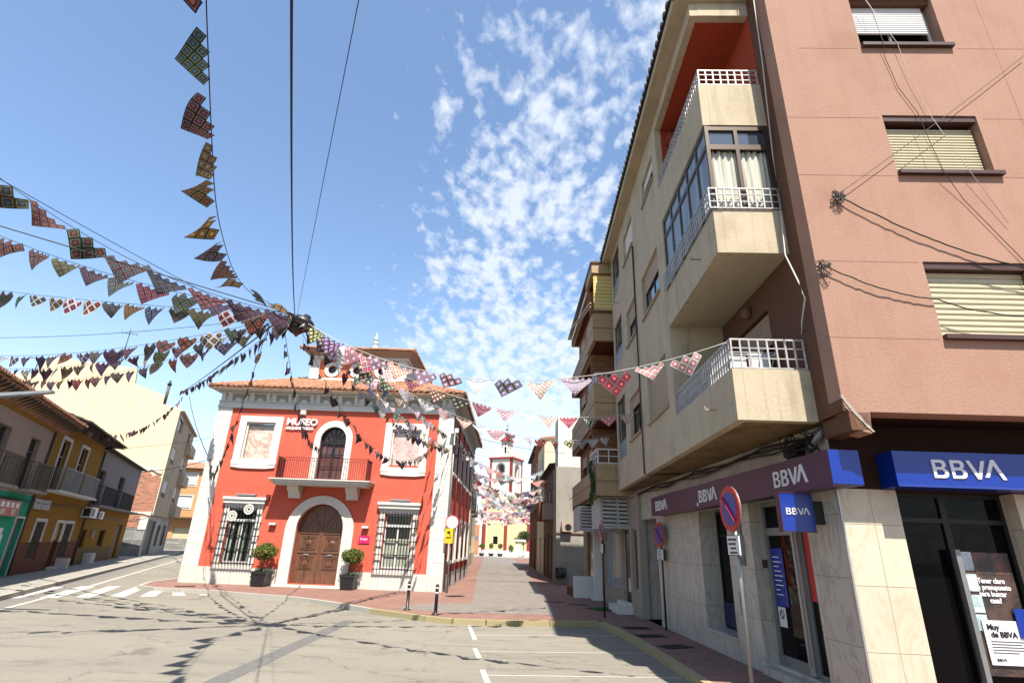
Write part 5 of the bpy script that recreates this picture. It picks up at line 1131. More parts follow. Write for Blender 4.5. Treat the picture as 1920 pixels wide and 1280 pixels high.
# ------------------------------------------------------------------ church and plaza at the end
ch = thing('church', frame(0, 105, 0), 'cream church with dark red pilasters, white belfry tower and small lantern closing the street', 'church')
M0 = frame(0, 105, 0)
b = MB(); b.plate(rect(-4.2, 12, 0, 9.3), [rect(-2.15, -1.30, 1.95, 3.3), rect(6.5, 7.4, 3, 5)], 0, .5); b.box(-4.2, -3.7, .5, 18, 0, 9.3); b.box(11.5, 12, .5, 18, 0, 9.3); b.box(-3.7, 11.5, 1, 1.1, 0, 9); b.build('nave_wall', mt['church'], ch, M0)
b = MB(); b.box(-4.4, 12.2, -.15, 18, 9.3, 9.55); b.box(-4.2, 12, -.05, 17.8, 9.552, 10.1); b.box(-4.25, 12.05, -.12, -.003, 0, .9); b.build('cornice', mt['whitewash'], ch, M0)
for x in (-3.9, .1, 4.4):
    b = MB(); b.box(x-.30, x+.30, -.10, -.003, .9, 9.3); b.build('pilaster', mt['maroon'], ch, M0)
b = MB(); b.box(-2.15, -1.30, .15, .2, 1.95, 3.3); b.build('window', mt['glass'], ch, M0)
tw = frame(-.2, 107.6, radians(-27)); h = 2.35
b = MB()
for k in range(4):
    Mr = Matrix.Rotation(k*pi/2, 4, 'Z'); bb = MB(); bb.plate(rect(-h+.01, h-.01, 10.0, 17.6), [archpoly(0, .72, 14.0, 15.9, 12)], -h, -h+.5)
    b.add([Mr @ Vector(v) for v in bb.v], bb.f)
b.box(-h+.6, h-.6, -h+.6, h-.6, 10, 13.8); tower = b.build('tower', mt['whitewash'], ch, tw)
for sx in (-1, 1):
    for sy in (-1, 1):
        b = MB(); b.box(min(sx*(h-.38), sx*(h+.06)), max(sx*(h-.38), sx*(h+.06)), min(sy*(h-.38), sy*(h+.06)), max(sy*(h-.38), sy*(h+.06)), 10.1, 17.55); b.build('corner_pilaster', mt['maroon'], tower, tw)
for k in range(4):
    Mr = tw @ Matrix.Rotation(k*pi/2, 4, 'Z'); b = MB(); b.plate([(x*1.0, z) for x, z in archpoly(0, .98, 13.7, 15.9, 12)], [archpoly(0, .74, 13.95, 15.9, 12)], -h-.06, -h-.004); b.build('belfry_surround', mt['graymetal'], tower, Mr)
b = MB(); b.lathe([(.1,.9),(.25,.7),(.32,.2),(.5,0),(.0,.05)], (0,0,14.6), 12); b.build('bell', mt['bronze'], tower, tw)
b = MB(); b.box(-h-.3, h+.3, -h-.3, h+.3, 17.6, 17.9); b.build('tower_cornice', mt['maroon'], tower, tw)
b = MB(); b.box(-h, h, -h, h, 17.902, 18.5)
for k in range(4):
    Mr = Matrix.Rotation(k*pi/2+pi/4, 4, 'Z'); bb = MB(); bb.prism([(.5,18.5),(2.6,18.5),(2.3,19.1),(1.5,19.4),(1.0,20.1),(.5,20.6)], -.2, .2); b.add([Mr @ Vector(v) for v in bb.v], bb.f)
    for sx in (1,): b.lathe([(.0,0),(.18,0),(.10,.4),(.16,.6),(0,1.0)], tuple(Mr @ Vector((2.7,0,18.5))), 8)
b.build('parapet', mt['whitewash'], tower, tw)
b = MB(); 
for k in range(4):
    Mr = Matrix.Rotation(k*pi/2, 4, 'Z'); bb = MB(); bb.plate(rect(-.74, .74, 18.5, 21.4), [archpoly(0, .24, 18.9, 20.0, 8), arc(0, 20.9, .2, 0, 6.28, 12)[:-1]], -.75, -.55); b.add([Mr @ Vector(v) for v in bb.v], bb.f)
lan = b.build('lantern', mt['whitewash'], tower, tw)
for sx in (-1, 1):
    for sy in (-1, 1):
        b = MB(); b.box(sx*.75-.07, sx*.75+.07, sy*.75-.07, sy*.75+.07, 18.5, 21.4); b.build('corner_pilaster', mt['maroon'], lan, tw) if False else b.build('edge_strip', mt['maroon'], tower, tw)
b = MB(); b.box(-.55, .55, -.55, .55, 18.6, 21.2); b.build('lantern_core', mt['iron'], tower, tw)
b = MB(); b.hexa([(-1.15,-1.15,21.4),(1.15,-1.15,21.4),(1.15,1.15,21.4),(-1.15,1.15,21.4)], [(-.2,-.2,22.5),(.2,-.2,22.5),(.2,.2,22.5),(-.2,.2,22.5)]); b.box(-.2, .2, -.2, .2, 22.501, 23.0); b.build('lantern_roof', mt['maroon'], tower, tw)
b = MB(); b.bar((0,0,23),(0,0,25.2),.06); b.bar((-.35,0,24.6),(.35,0,24.6),.06); b.box(-.5,.1,-.02,.02,23.7,23.95); b.build('weather_vane', mt['iron'], tower, tw)
cr = thing('roof_cross', frame(3.83, 106, 0, 10.1), 'thin white cross standing on the church roof beside the tower', 'cross')
b = MB(); b.box(-.07, .07, -.07, .07, 0, 5.1); b.box(-.52, .52, -.07, .07, 4.1, 4.24); b.build('cross', mt['whitewash'], cr)
bw_ = thing('brick_annex', frame(-6, 104, 0), 'orange brick annex with a pale band left of the church front', 'annex')
b = MB(); b.box(-16, -4.3, 0, 6, 0, 5.2); b.build('wall', mt['obrick'], bw_, frame(0, 104, 0))
b = MB(); b.box(-15, -4.8, -.05, 0, 2.65, 3.25); b.build('window_band', mt['graymetal'], bw_, frame(0, 104, 0)); b = MB(); b.box(-4.7, -4.28, -.08, 0, 0, 5.3); b.build('white_post', mt['whitewash'], bw_, frame(0, 104, 0))
for k, (x, lab) in enumerate(((-3.75, 'far round tree in a black bowl planter, leftmost of three before the church'), (-2.2, 'far ball tree in a black bowl planter, middle one of three before the church'), (-.72, 'far ball tree in a black bowl planter, right of the church door trees'))):
    t_ = thing('bowl_planter', frame(x, 95+k*.8, 0), lab, 'planter', 'bowl planters before the church'); b = MB(); b.lathe([(0,0),(.28,0),(.52,.48),(.46,.48),(0,.42)], (0,0,0), 14); b.build('bowl', mt['black'], t_)
    b = MB(); b.tube([(0,0,.4),(0,0,1.3)], .04, 6); b.build('trunk', mt['bark'], t_)
    b = MB(); leaves(b, (0,0,1.62), .45 if k else .58, .42 if k else .34, 700, .075, .5, 5, 20+k); b.build('crown', mt['leaf'], t_)
pl = thing('box_planter', frame(1.3, 97, 0), 'white box planter with a leafy plant beside the kiosk', 'planter'); b = MB(); b.box(-.9, .9, -.4, .4, 0, .6); b.build('box', mt['whitewash'], pl)
b = MB(); leaves(b, (-.2,0,1.3), .5, .6, 350, .11, .2, 5, 31); b.build('foliage', mt['leaf2'], pl)
ks = thing('kiosk', frame(2.6, 98, 0), 'small glazed kiosk with a pale roof in front of the tree', 'kiosk'); b = MB()
for x in (-.8, .75):
    for y in (-.6, .6): b.box(x, x+.08, y, y+.08, 0, 2.5)
b.box(-.8, .83, -.6, .68, .3, .38); b.box(-.8, .83, -.6, .68, 1.1, 1.16); b.build('frame', mt['white'], ks); b = MB(); b.box(-1.0, 1.0, -.8, .9, 2.5, 2.8); b.build('roof', mt['white'], ks); b = MB(); b.box(-.72, .75, -.56, -.54, .4, 1.1); b.box(-.72, .1, -.52, -.5, 1.2, 1.9); b.build('panel', mt['sheet'], ks)
def tree(x, y, h, r, lab, seed, n=2600):
    t_ = thing('leafy_tree', frame(x, y, 0), lab, 'tree', 'trees by the church'); b = MB(); b.tube([(0,0,0),(.05,0,h*.35),(0,.05,h*.6)], [.16,.12,.07], 8)
    rnd = random.Random(seed)
    for k in range(6): a = rnd.random()*6.28; b.tube([(0,0,h*.38),(cos(a)*r*.35,sin(a)*r*.35,h*.58),(cos(a)*r*.6,sin(a)*r*.6,h*.75)], [.06,.04,.02], 5)
    b.build('trunk', mt['bark'], t_); b = MB()
    for k in range(7): a = rnd.random()*6.28; rr = rnd.random()*.55*r; leaves(b, (cos(a)*rr, sin(a)*rr, h*(.55+.25*rnd.random())), r*.55, r*.42, n//7, .12, .3, 4, seed+k)
    b.build('crown', mt['leaf2'], t_)
tree(3.4, 101, 4.6, 1.9, 'round leafy tree behind the kiosk before the church', 40); tree(7.0, 100, 5.5, 2.2, 'leafy tree partly hidden by the last street house', 41, 1500)

# ------------------------------------------------------------------ left terrace
def lb(*a): pass
h1 = thing('terraced_house', LK @ Matrix.Translation((-3,0,0)), 'taupe terraced house with turquoise shop front and red shop sign, first at the left edge', 'house')
b = MB(); b.plate(rect(-10, -.02, 2.95, 5.62), [rect(-2.2, -1.15, 3.1, 4.98), rect(-5.3, -4.15, 3.1, 4.98), rect(-8.6, -7.4, 3.1, 4.98)], 0, .3); b.build('wall', mt['taupe'], h1, LK)
b = MB(); b.plate(rect(-10, -.02, 0, 2.948), [rect(-.98, -.12, .02, 2.08), rect(-6.5, -3.6, .02, 2.2)], 0, .3); b.build('shop_wall', mt['green'], h1, LK)
b = MB(); b.box(-10, -.02, .31, 8, 5.4, 5.6); b.box(-.25, -.03, .31, 8, 0, 5.4); b.box(-10, -.3, .9, 1, 0, 5.4); b.build('inner_walls', mt['taupe'], h1, LK)
b = MB(); b.box(-.97, -.13, .12, .16, .02, 2.07); b.build('door', mt['greydoor'], h1, LK); b = MB(); b.plate(rect(-1.05, -.05, .02, 2.16), [rect(-.98, -.12, .0201, 2.08)], -.03, .02); b.build('door_trim', mt['wpaint'], h1, LK)
b = MB(); b.box(-6.45, -3.65, .1, .14, .02, 2.18); b.build('shop_shutter', mt['greydoor'], h1, LK)
for x0 in (-2.2, -5.3, -8.6):
    w_ = window(h1, LK, x0, x0+1.08, 3.1, 4.98, .15, mt['door'], mt['glass'], panes=2, midz=4.5)
    b = MB(); b.box(x0-.45, x0+1.45, -.62, .0, 2.98, 3.07); bl = b.build('balcony', mt['concrete'], h1, LK)
    b = MB(); railing(b, x0-.4, x0+1.4, -.58, 3.08, 4.05, .10, .009, .022); railside(b, x0-.4, -.58, 0, 3.08, 4.05, .10, .009, .022); railside(b, x0+1.4, -.58, 0, 3.08, 4.05, .10, .009, .022); b.build('railing', mt['browniron'], bl, LK)
b = MB(); b.hexa([(-10,-.02,5.62),(1.6,-.02,5.62),(1.6,4,5.7),(-10,4,5.7)], [(-10,-.55,6.02),(1.6,-.55,6.02),(1.6,4,7.4),(-10,4,7.4)])
b.build('roof', mt['tile'], h1, LK)
b = MB(); tiles(b, (-10,-.62,6.04), (1.7,-.62,6.04), (0,1,.36), 12, .10, .38); b.build('roof_tiles', mt['tile'], h1, LK)
b = MB()
for k in range(32): x = -9.9+k*.36; b.prismx([(-.52,5.88),(-.02,5.64),(-.02,5.78),(-.52,5.99)], x, x+.09)
b.build('rafter_end', mt['browniron'], h1, LK); b = MB(); b.box(-10, 0, -.05, 0, 5.50, 5.62); b.build('eave_band', mt['ochre'], h1, LK)
rs = thing('shop_sign', LK @ Matrix.Translation((-2.3,-.1,2.4)), 'red shop sign with white squares on the turquoise wall at the left edge', 'shop sign')
b = MB(); b.box(-1.6, .85, -.06, 0, -.28, .26); b.build('board', mt['redprint'], rs); 
for k in range(5): b = MB(); b.box(-1.5+k*.46, -1.2+k*.46, -.068, -.061, .02, .19); b.build('letter_block', mt['letter'], rs)
b = MB(); b.box(.1, .45, -.068, -.061, -.24, -.02); b.box(-.9, -.5, -.068, -.061, -.22, -.04); b.build('pictures', mt['pict1'], rs)
b = MB(); b.box(-2.6, -1.75, -.02, -.003, .95, 1.5); b.box(-2.3, -1.9, -.02, -.003, 1.52, 1.72); o_ = b.build('wall_notices', mt['sheet'], None, LK); tag(o_, 'white notices stuck on the turquoise shop wall', 'notice')
bs = MB(); bs.box(.15, 1.1, -.08, -.003, 2.48, 2.88); bs.box(1.15, 2.2, -.08, -.003, 2.48, 2.88); o_ = bs.build('dark_sign_panels', mt['greydoor'], None, LK); tag(o_, 'pair of blank slate blue sign panels on the ochre house', 'sign')
h2 = thing('terraced_house', LK @ Matrix.Translation((4.3,0,0)), 'ochre terraced house with white framed windows and red brown base', 'house')
b = MB(); b.plate(rect(0, 8.58, 1.20, 6.1), [rect(1.35, 2.50, 3.3, 5.45), rect(4.35, 5.55, 3.3, 5.5), rect(1.35, 2.55, 1.2001, 2.02), rect(4.2, 5.2, 1.2001, 2.02), rect(5.55, 6.85, 1.2001, 2.02)], 0, .3); b.build('wall', mt['ochre'], h2, LK)
b = MB(); b.plate(rect(0, 8.58, 0, 1.198), [rect(1.35, 2.55, .52, 1.1979), rect(4.2, 5.2, .02, 1.1979), rect(5.55, 6.85, .5, 1.1979)], -.02, .3); b.build('dado', mt['dado'], h2, LK)
b = MB(); b.box(.01, 8.5, .31, 8, 5.9, 6.08); b.box(.0, .2, .31, 8, 5.4, 5.9); b.box(8.3, 8.57, .31, 8, 0, 5.9); b.box(.2, 8.3, .9, 1, 0, 5.8); b.build('inner_walls', mt['ochre'], h2, LK)
for (x0, x1, z0, z1) in ((1.35,2.50,3.3,5.45), (4.35,5.55,3.3,5.5)):
    f = window(h2, LK, x0, x1, z0, z1, .12, mt['shutterb'], mt['glass'], panes=2, midz=4.75)
    b = MB(); b.plate([(x0-.13,z0),(x0-.13,z1+.14),(x1+.13,z1+.14),(x1+.13,z0)], [rect(x0, x1, z0+.001, z1)], -.04, .01); b.build('trim', mt['wpaint'], f, LK)
b = MB(); b.box(1.0, 7.4, -.55, .0, 3.2, 3.29); bl = b.build('balcony', mt['whitewash'], h2, LK)
for a, c_ in ((1.1, 3.9), (4.15, 7.2)):
    b = MB(); railing(b, a, c_, -.5, 3.3, 4.25, .085, .007, .02); railside(b, a, -.5, 0, 3.3, 4.25, .09, .007, .02); railside(b, c_, -.5, 0, 3.3, 4.25, .09, .007, .02); b.build('railing', mt['graymetal'], bl, LK)
for (x0, x1, z0, z1, d_) in ((1.35,2.55,.52,2.02,0), (5.55,6.85,.5,2.02,0), (4.2,5.2,.02,2.02,1)):
    if d_: b = MB(); b.box(x0, x1, .12, .16, .02, 1.25); b.build('door', mt['winered'], h2, LK); b = MB(); b.box(x0, x1, .10, .14, 1.26, 2.02); b.build('door_blind', mt['sheer'], h2, LK)
    else:
        f = window(h2, LK, x0, x1, z0, z1, .1, mt['door'], mt['glass'], panes=2); b = MB(); railing(b, x0+.05, x1-.05, .02, z0, z1-.02, .09, .008, .02); b.build('window_grille', mt['browniron'], f, LK)
    b = MB(); b.plate([(x0-.12,1.2),(x0-.12,z1+.13),(x1+.12,z1+.13),(x1+.12,1.2)], [[(x0,1.2001),(x0,z1),(x1,z1),(x1,1.2001)]], -.04, .01); b.build('trim', mt['wpaint'], h2, LK)
b = MB(); b.hexa([(1.65,-.02,6.1),(8.6,-.02,6.1),(8.6,5,6.2),(1.65,5,6.2)], [(1.65,-.6,6.26),(10.4,-.6,6.26),(8.6,5,7.9),(1.65,5,7.9)]); tiles(b, (1.7,-.66,6.30), (10.3,-.66,6.30), (0,1,.33), 6, .10, .38); b.build('roof', mt['darktile'], h2, LK)
b = MB(); b.box(4.6, 5.4, -.3, -.003, 0, .12) ; b.box(5.7, 6.1, -.5, -.025, 0, .45); b.build('step', mt['wstone'], h2, LK)
for k, (x, z, lab) in enumerate(((7.6, 2.62, 'larger white air conditioner on the ochre wall above the small windows'), (9.5, 2.55, 'smaller white air conditioner beside the larger one on the ochre wall'))):
    ac = thing('air_conditioner', LK @ Matrix.Translation((x, -.02, z)), lab, 'air conditioner', 'air conditioners on the ochre terrace'); s_ = .95 if k == 0 else .7
    b = MB(); b.box(0, 1.3*s_, -.45, 0, -.28*s_, .28*s_); b.build('casing', mt['white'], ac); b = MB(); b.box(-.01, -.002, -.38, -.08, -.2*s_, .2*s_); b.box(.1, .6*s_, -.46, -.452, -.2*s_, .2*s_); b.build('grille', mt['iron'], ac); b = MB(); b.bar((.1,-.4,-.3*s_),(.1,0,-.3*s_),.04); b.bar((1.1*s_,-.4,-.3*s_),(1.1*s_,0,-.3*s_),.04); b.build('bracket', mt['rust'], ac)
h3 = thing('terraced_house', LK @ Matrix.Translation((14.6,0,0)), 'terraced house with grey upper floor, ochre ground floor and two black balconies', 'house')
b = MB(); b.plate(rect(8.6, 20.6, 2.95, 6.02), [rect(9.0, 10.4, 3.1, 4.95), rect(14.2, 15.9, 3.1, 5.05)], 0, .3); b.build('upper_wall', mt['greyr'], h3, LK)
b = MB(); b.plate(rect(8.6, 20.6, .0, 2.948), [rect(8.75, 10.0, .85, 1.78), rect(13.0, 14.5, .86, 1.80), rect(17.3, 19.2, .02, 2.16)], 0, .3); b.build('lower_wall', mt['ochre'], h3, LK)
b = MB(); 
for a, c_ in ((8.6, 17.25), (19.25, 20.6)): b.box(a, c_, -.025, -.003, 0, .84)
b.build('dado', mt['dadob'], h3, LK)
b = MB(); b.box(20.3, 20.6, .31, 6, 0, 6); b.box(8.6, 20.3, .9, 1, 0, 5.9); b.box(8.7, 20.5, .31, 6, 5.85, 6.0); b.build('inner_walls', mt['greyr'], h3, LK)
for q in ((9.0,10.4,3.1,4.95), (14.2,15.9,3.1,5.05)): window(h3, LK, *q, .15, mt['browndoor'], mt['glass'], panes=2, midz=4.4)
for q in ((8.75,10.0,.85,1.78), (13.0,14.5,.86,1.80)): window(h3, LK, *q, .12, mt['iron'], mt['glass'], panes=2)
b = MB(); b.box(17.3, 19.2, .12, .16, .02, 2.14); b.build('door', mt['browndoor'], h3, LK)
b = MB(); b.box(8.6, 20.6, -.5, .0, 2.96, 3.05); bl = b.build('balcony_ledge', mt['greyr'], h3, LK)
for a, c_ in ((9.0, 12.3), (13.8, 17.8)):
    b = MB(); railing(b, a, c_, -.45, 3.06, 4.1, .13, .012, .03); railside(b, a, -.45, 0, 3.06, 4.1, .12, .012, .03); railside(b, c_, -.45, 0, 3.06, 4.1, .12, .012, .03); b.build('railing', mt['iron'], bl, LK)
b = MB(); b.hexa([(8.6,-.25,6.02),(20.75,-.25,6.02),(20.75,6,6.05),(8.6,6,6.05)], [(8.6,-.3,6.12),(20.8,-.3,6.12),(20.8,6,7.3),(8.6,6,7.3)]); b.build('roof', mt['darktile'], h3, LK)
b = MB(); b.box(10.8, 11.3, -.1, -.003, 1.35, 1.75); o_ = b.build('meter_box', mt['taupe'], None, LK); tag(o_, 'small cream meter box beside the first low window of the grey house', 'meter box')
b = MB(); b.box(10.6, 11.6, -.4, -.03, 0, .55); o_ = b.build('door_block', mt['wstone'], None, LK); tag(o_, 'pale stone block at the foot of the grey and ochre house', 'stone block')
for x_, z1_, lab in ((-.04, 5.5, 'rusty downpipe between the turquoise shop house and the ochre house'), (8.6, 5.9, 'downpipe between the ochre house and the grey upper floor house')):
    b = MB(); b.tube([(x_,-.06,.05),(x_,-.06,z1_)], .045, 6); o_ = b.build('downpipe', mt['browniron'], None, LK); tag(o_, lab, 'downpipe', 'downpipes on the left terrace')
b = MB(); b.tube(cat_((-9,-.06,2.82),(8.6,-.08,2.86), .12, 40, .02), .02, 5); o_ = b.build('cable_run', mt['cable'], None, LK); tag(o_, 'dark cable slung under the balconies of the turquoise and ochre houses', 'cable')
b = MB(); b.tube(cat_((8.6,-.08,2.86),(23.9,-.9,3.0), .55, 40, .02), .025, 5); o_ = b.build('cable_run', mt['cable'], None, LK); tag(o_, 'dark cable looping from the grey house ledge across the exposed brick', 'cable')
# tall party wall building
tb = thing('tall_building', LK @ Matrix.Translation((24,0,0)), 'tall cream apartment block whose blank side wall shows brick and marble remains at its foot', 'apartment building')
FT = LK @ Matrix.Translation((24, 0, 0))     # local: x away along street, y inward
FTs = FT @ Matrix.Rotation(-pi/2, 4, 'Z')    # side wall facing camera: x towards road, y away (inward)
b = MB(); b.prism([(-13,3.0),(.98,3.2),(.98,11.45),(1.25,11.5),(-.42,11.9),(-.42,12.6),(-2.75,13.3),(-2.9,14.6),(-8.8,14.6),(-9.6,12.9),(-13,12.9)], 0, .4); b.build('side_wall', mt['creamwall'], tb, FTs)
b = MB(); b.prism([(-4,2.05),(.6,2.05),(.9,3.18),(.9,5.9),(.6,6.2),(.3,6.0),(-.1,6.4),(-.5,6.2),(-4,6.4)], -.06, -.003); b.build('exposed_brick', mt['rbrick'], tb, FTs)
b = MB(); b.prism([(-4,6.3),(-.4,6.25),(.1,6.5),(.5,6.3),(.85,6.2),(.85,6.55),(.4,6.7),(-.2,6.6),(-.8,6.9),(-4,6.9)], -.10, -.004); b.prism([(-4,3.05),(.3,3.1),(.85,2.95),(.85,3.3),(.1,3.25),(-4,3.35)], -.11, -.062); b.build('mortar_remains', mt['wstone'], tb, FTs)
b = MB(); b.box(-4, .72, -.09, -.003, 0, 2.05); b.build('marble_remains', mt['marbled'], tb, FTs)
b = MB(); b.box(.2, .75, -.12, -.092, 1.95, 2.9); b.build('white_patch', mt['whitewash'], tb, FTs)
b = MB(); wr = [rect(a, a+w_, z, z+h_) for z, h_ in ((4.5,1.35),(7.3,1.3),(10.0,1.3)) for a, w_ in ((1.0,2.6),(8.7,2.0))]
b.plate(rect(.41, 13.5, 3.2, 11.45), wr, -1.0, -.8); b.build('street_wall', mt['cream'], tb, FT)
for q in wr:
    f = window(tb, FT, q[0][0], q[1][0], q[0][1], q[2][1], -.9, mt['white'], mt['glass'], panes=2); b = MB(); shutter(b, q[0][0]+.05, q[1][0]-.05, q[2][1]-(.0 if q[0][1] > 9 else .8)-.15, q[2][1], -.95, .08); b.build('roller_shutter', mt['shutterw'], f, FT)
b = MB(); b.box(0, 13.5, -1.0, 10, 3.05, 3.2); b.box(.4, 14, -1.25, 10, 11.45, 11.6); b.box(13.3, 13.5, -.79, 10, 0, 11.4); b.build('slab', mt['cream'], tb, FT)
b = MB(); b.plate(rect(.0, 13.5, 0, 3.04), [rect(.9, 4.6, .02, 2.65), rect(6.2, 8, .6, 2.4), rect(9.5, 12, .6, 2.4)], -.72, -.5); b.build('base_wall', mt['marbled'], tb, FT)
b = MB(); b.box(.9, 4.6, -.6, -.55, .02, 2.64); b.box(6.2, 8, -.6, -.55, .6, 2.4); b.box(9.5, 12, -.6, -.55, .6, 2.4); b.build('dark_opening', mt['iron'], tb, FT)
for z in (3.2, 6.1, 9.0):
    b = MB(); b.box(9, 13.4, -1.5, -1.002, z, z+.12); b.box(9, 13.4, -1.5, -1.42, z+.12, z+1.0); b.box(9, 9.08, -1.42, -1.0, z+.12, z+1.0); b.build('balcony', mt['cream'], tb, FT)
cp = thing('flue_pipe', LK @ Matrix.Translation((24.3,.35,11.8)), 'rusty flue pipe rising from the street end of the cream party wall', 'flue pipe'); b = MB(); b.tube([(0,0,0),(.0,.0,1.8)], .12, 8); b.build('pipe', mt['browniron'], cp); b = MB(); b.lathe([(.18,1.8),(.2,1.85),(.08,2.05),(.08,2.2),(0,2.2)], (0,0,0), 8); b.build('cowl', mt['iron'], cp)
for k, (x, y, z, h_, lab) in enumerate(((24.2, 4.2, 14.5, 3.4, 'tall roof aerial leaning above the middle of the cream party wall'), (24.2, 9.5, 12.9, 1.6, 'left rooftop aerial at the low end of the cream party wall'), (37, 6, 11.6, 2.6, 'small aerial above the roofs beyond the tall building'))):
    an = thing('roof_aerial', LK @ Matrix.Translation((x, y, z)), lab, 'aerial', 'roof aerials on the left'); b = MB(); b.tube([(0,0,0),(.0,.0,h_)], .035, 5); b.build('mast', mt['iron'], an); b = MB(); b.bar((0,-.6,h_*.9),(0,.6,h_*.9),.03)
    for j in range(5): b.bar((-.25,-.5+j*.25,h_*.9),(.25,-.5+j*.25,h_*.9),.02)
    b.build('antenna', mt['iron'], an)
ob = thing('orange_building', frame(-38.7, 66.3, 0), 'orange apartment house with white shutters and stone base at the bend of the road', 'apartment building')
FO = frame(-39.0, 66.3, .10)
wl = [rect(-.3, 1.5, z, z+1.45) for z in (4.55, 7.2)]
b = MB(); b.plate(rect(-1.5, 3.6, 1.2, 9.2), wl+[rect(.2, 2.6, 1.2001, 2.4)], 0, .3); b.box(-1.5, -1.2, .3, 8, 1.2, 9.2); b.box(3.3, 3.6, .3, 8, 0, 9.2); b.box(-1.2, 3.3, .8, .9, 0, 9); b.build('wall', mt['orange'], ob, FO)
for q in wl:
    f = window(ob, FO, q[0][0], q[1][0], q[0][1], q[2][1], .12, mt['white'], mt['glass']); b = MB(); shutter(b, q[0][0]+.03, q[1][0]-.03, q[0][1]+.1, q[2][1], .06, .08); b.build('roller_shutter', mt['shutterw'], f, FO); b = MB(); b.plate(rect(q[0][0]-.15, q[1][0]+.15, q[0][1]-.1, q[2][1]+.1), [rect(q[0][0], q[1][0], q[0][1], q[2][1])], -.05, .01); b.build('trim', mt['whitewash'], f, FO)
b = MB(); b.box(-1.6, 3.7, -.9, -.003, 3.45, 3.6); b.build('ledge', mt['brown'], ob, FO); b = MB(); b.box(-1.55, 3.65, -.06, .3, 0, 1.198); b.build('stone_base', mt['stone'], ob, FO); b = MB(); b.box(.2, 2.6, .1, .14, 1.2, 2.38); b.build('garage_shutter', mt['shutter'], ob, FO)
b = MB(); b.hexa([(-1.9,-.5,9.2),(4.0,-.5,9.2),(4.0,8.5,9.2),(-1.9,8.5,9.2)], [(-1.0,3,10.3),(3.2,3,10.3),(3.2,5,10.3),(-1.0,5,10.3)]); b.build('roof', mt['tile'], ob, FO)

# ------------------------------------------------------------------ crochet bunting
def pennant_mesh(name, rows, c, m, seed):
    rnd = random.Random(seed); vs = []; fs = []; uvs = []; k = c/sqrt(2); ph = rnd.uniform(0,6); am = rnd.uniform(.02,.05)
    for i in range(rows):
        for j in range(rows-i):
            cx_, cz_ = (i-j)*k, (i+j)*k-(rows)*k+k*0     # tip at the bottom, side corners at z=0
            g = 2; b0 = len(vs)
            for a in range(g+1):
                for d in range(g+1):
                    u, v = a/g, d/g; x = cx_+(u-v)*k; z = cz_-k+(u+v)*k+ (0)
                    x *= 1; y = am*sin(x*9+ph)*(1-.3*z)+.03*sin(z*11+ph)
                    vs.append((x, y, z+k*0)); uvs.append((u, v))
            for a in range(g):
                for d in range(g): fs.append((b0+a*(g+1)+d, b0+(a+1)*(g+1)+d, b0+(a+1)*(g+1)+d+1, b0+a*(g+1)+d+1))
    me = bpy.data.meshes.new(name); me.from_pydata(vs, [], fs); uvl = me.uv_layers.new(name='uv')
    for lp_ in me.loops: uvl.data[lp_.index].uv = uvs[lp_.vertex_index]
    me.materials.append(m); return me
PM = {}
for key in ('cro_d', 'cro_r', 'cro_w', 'cro_p'): PM[key] = [pennant_mesh('pennant_'+key[-1], r, .60/(r*sqrt(2)), mt[key], i) for i, r in enumerate((3, 4, 3, 4, 5))]
PAL = {'dark': [(.03,.04,.13),(.09,.012,.02),(.12,.03,.015),(.02,.06,.06),(.09,.07,.03),(.05,.015,.07),(.20,.03,.02),(.03,.045,.08)],
       'warm': [(.22,.03,.02),(.20,.07,.02),(.09,.02,.03),(.04,.08,.02),(.16,.10,.04),(.03,.03,.09)],
       'light': [(.60,.55,.50),(.55,.25,.28),(.35,.38,.50),(.62,.55,.30),(.30,.45,.42),(.50,.08,.10),(.25,.22,.40)],
       'pink': [(.60,.25,.32),(.65,.50,.48),(.55,.06,.14),(.62,.55,.50)]}
def hermite(pts, n):
    pts = [Vector(p) for p in pts]; m = len(pts)-1; out_ = []
    for i in range(n+1):
        t_ = i/n*m; k = min(int(t_), m-1); f = t_-k; p0, p1, p2, p3 = pts[max(k-1,0)], pts[k], pts[k+1], pts[min(k+2,m)]
        out_.append(.5*((2*p1)+(p2-p0)*f+(2*p0-5*p1+4*p2-p3)*f*f+(3*p1-p0-3*p2+p3)*f**3))
    return out_
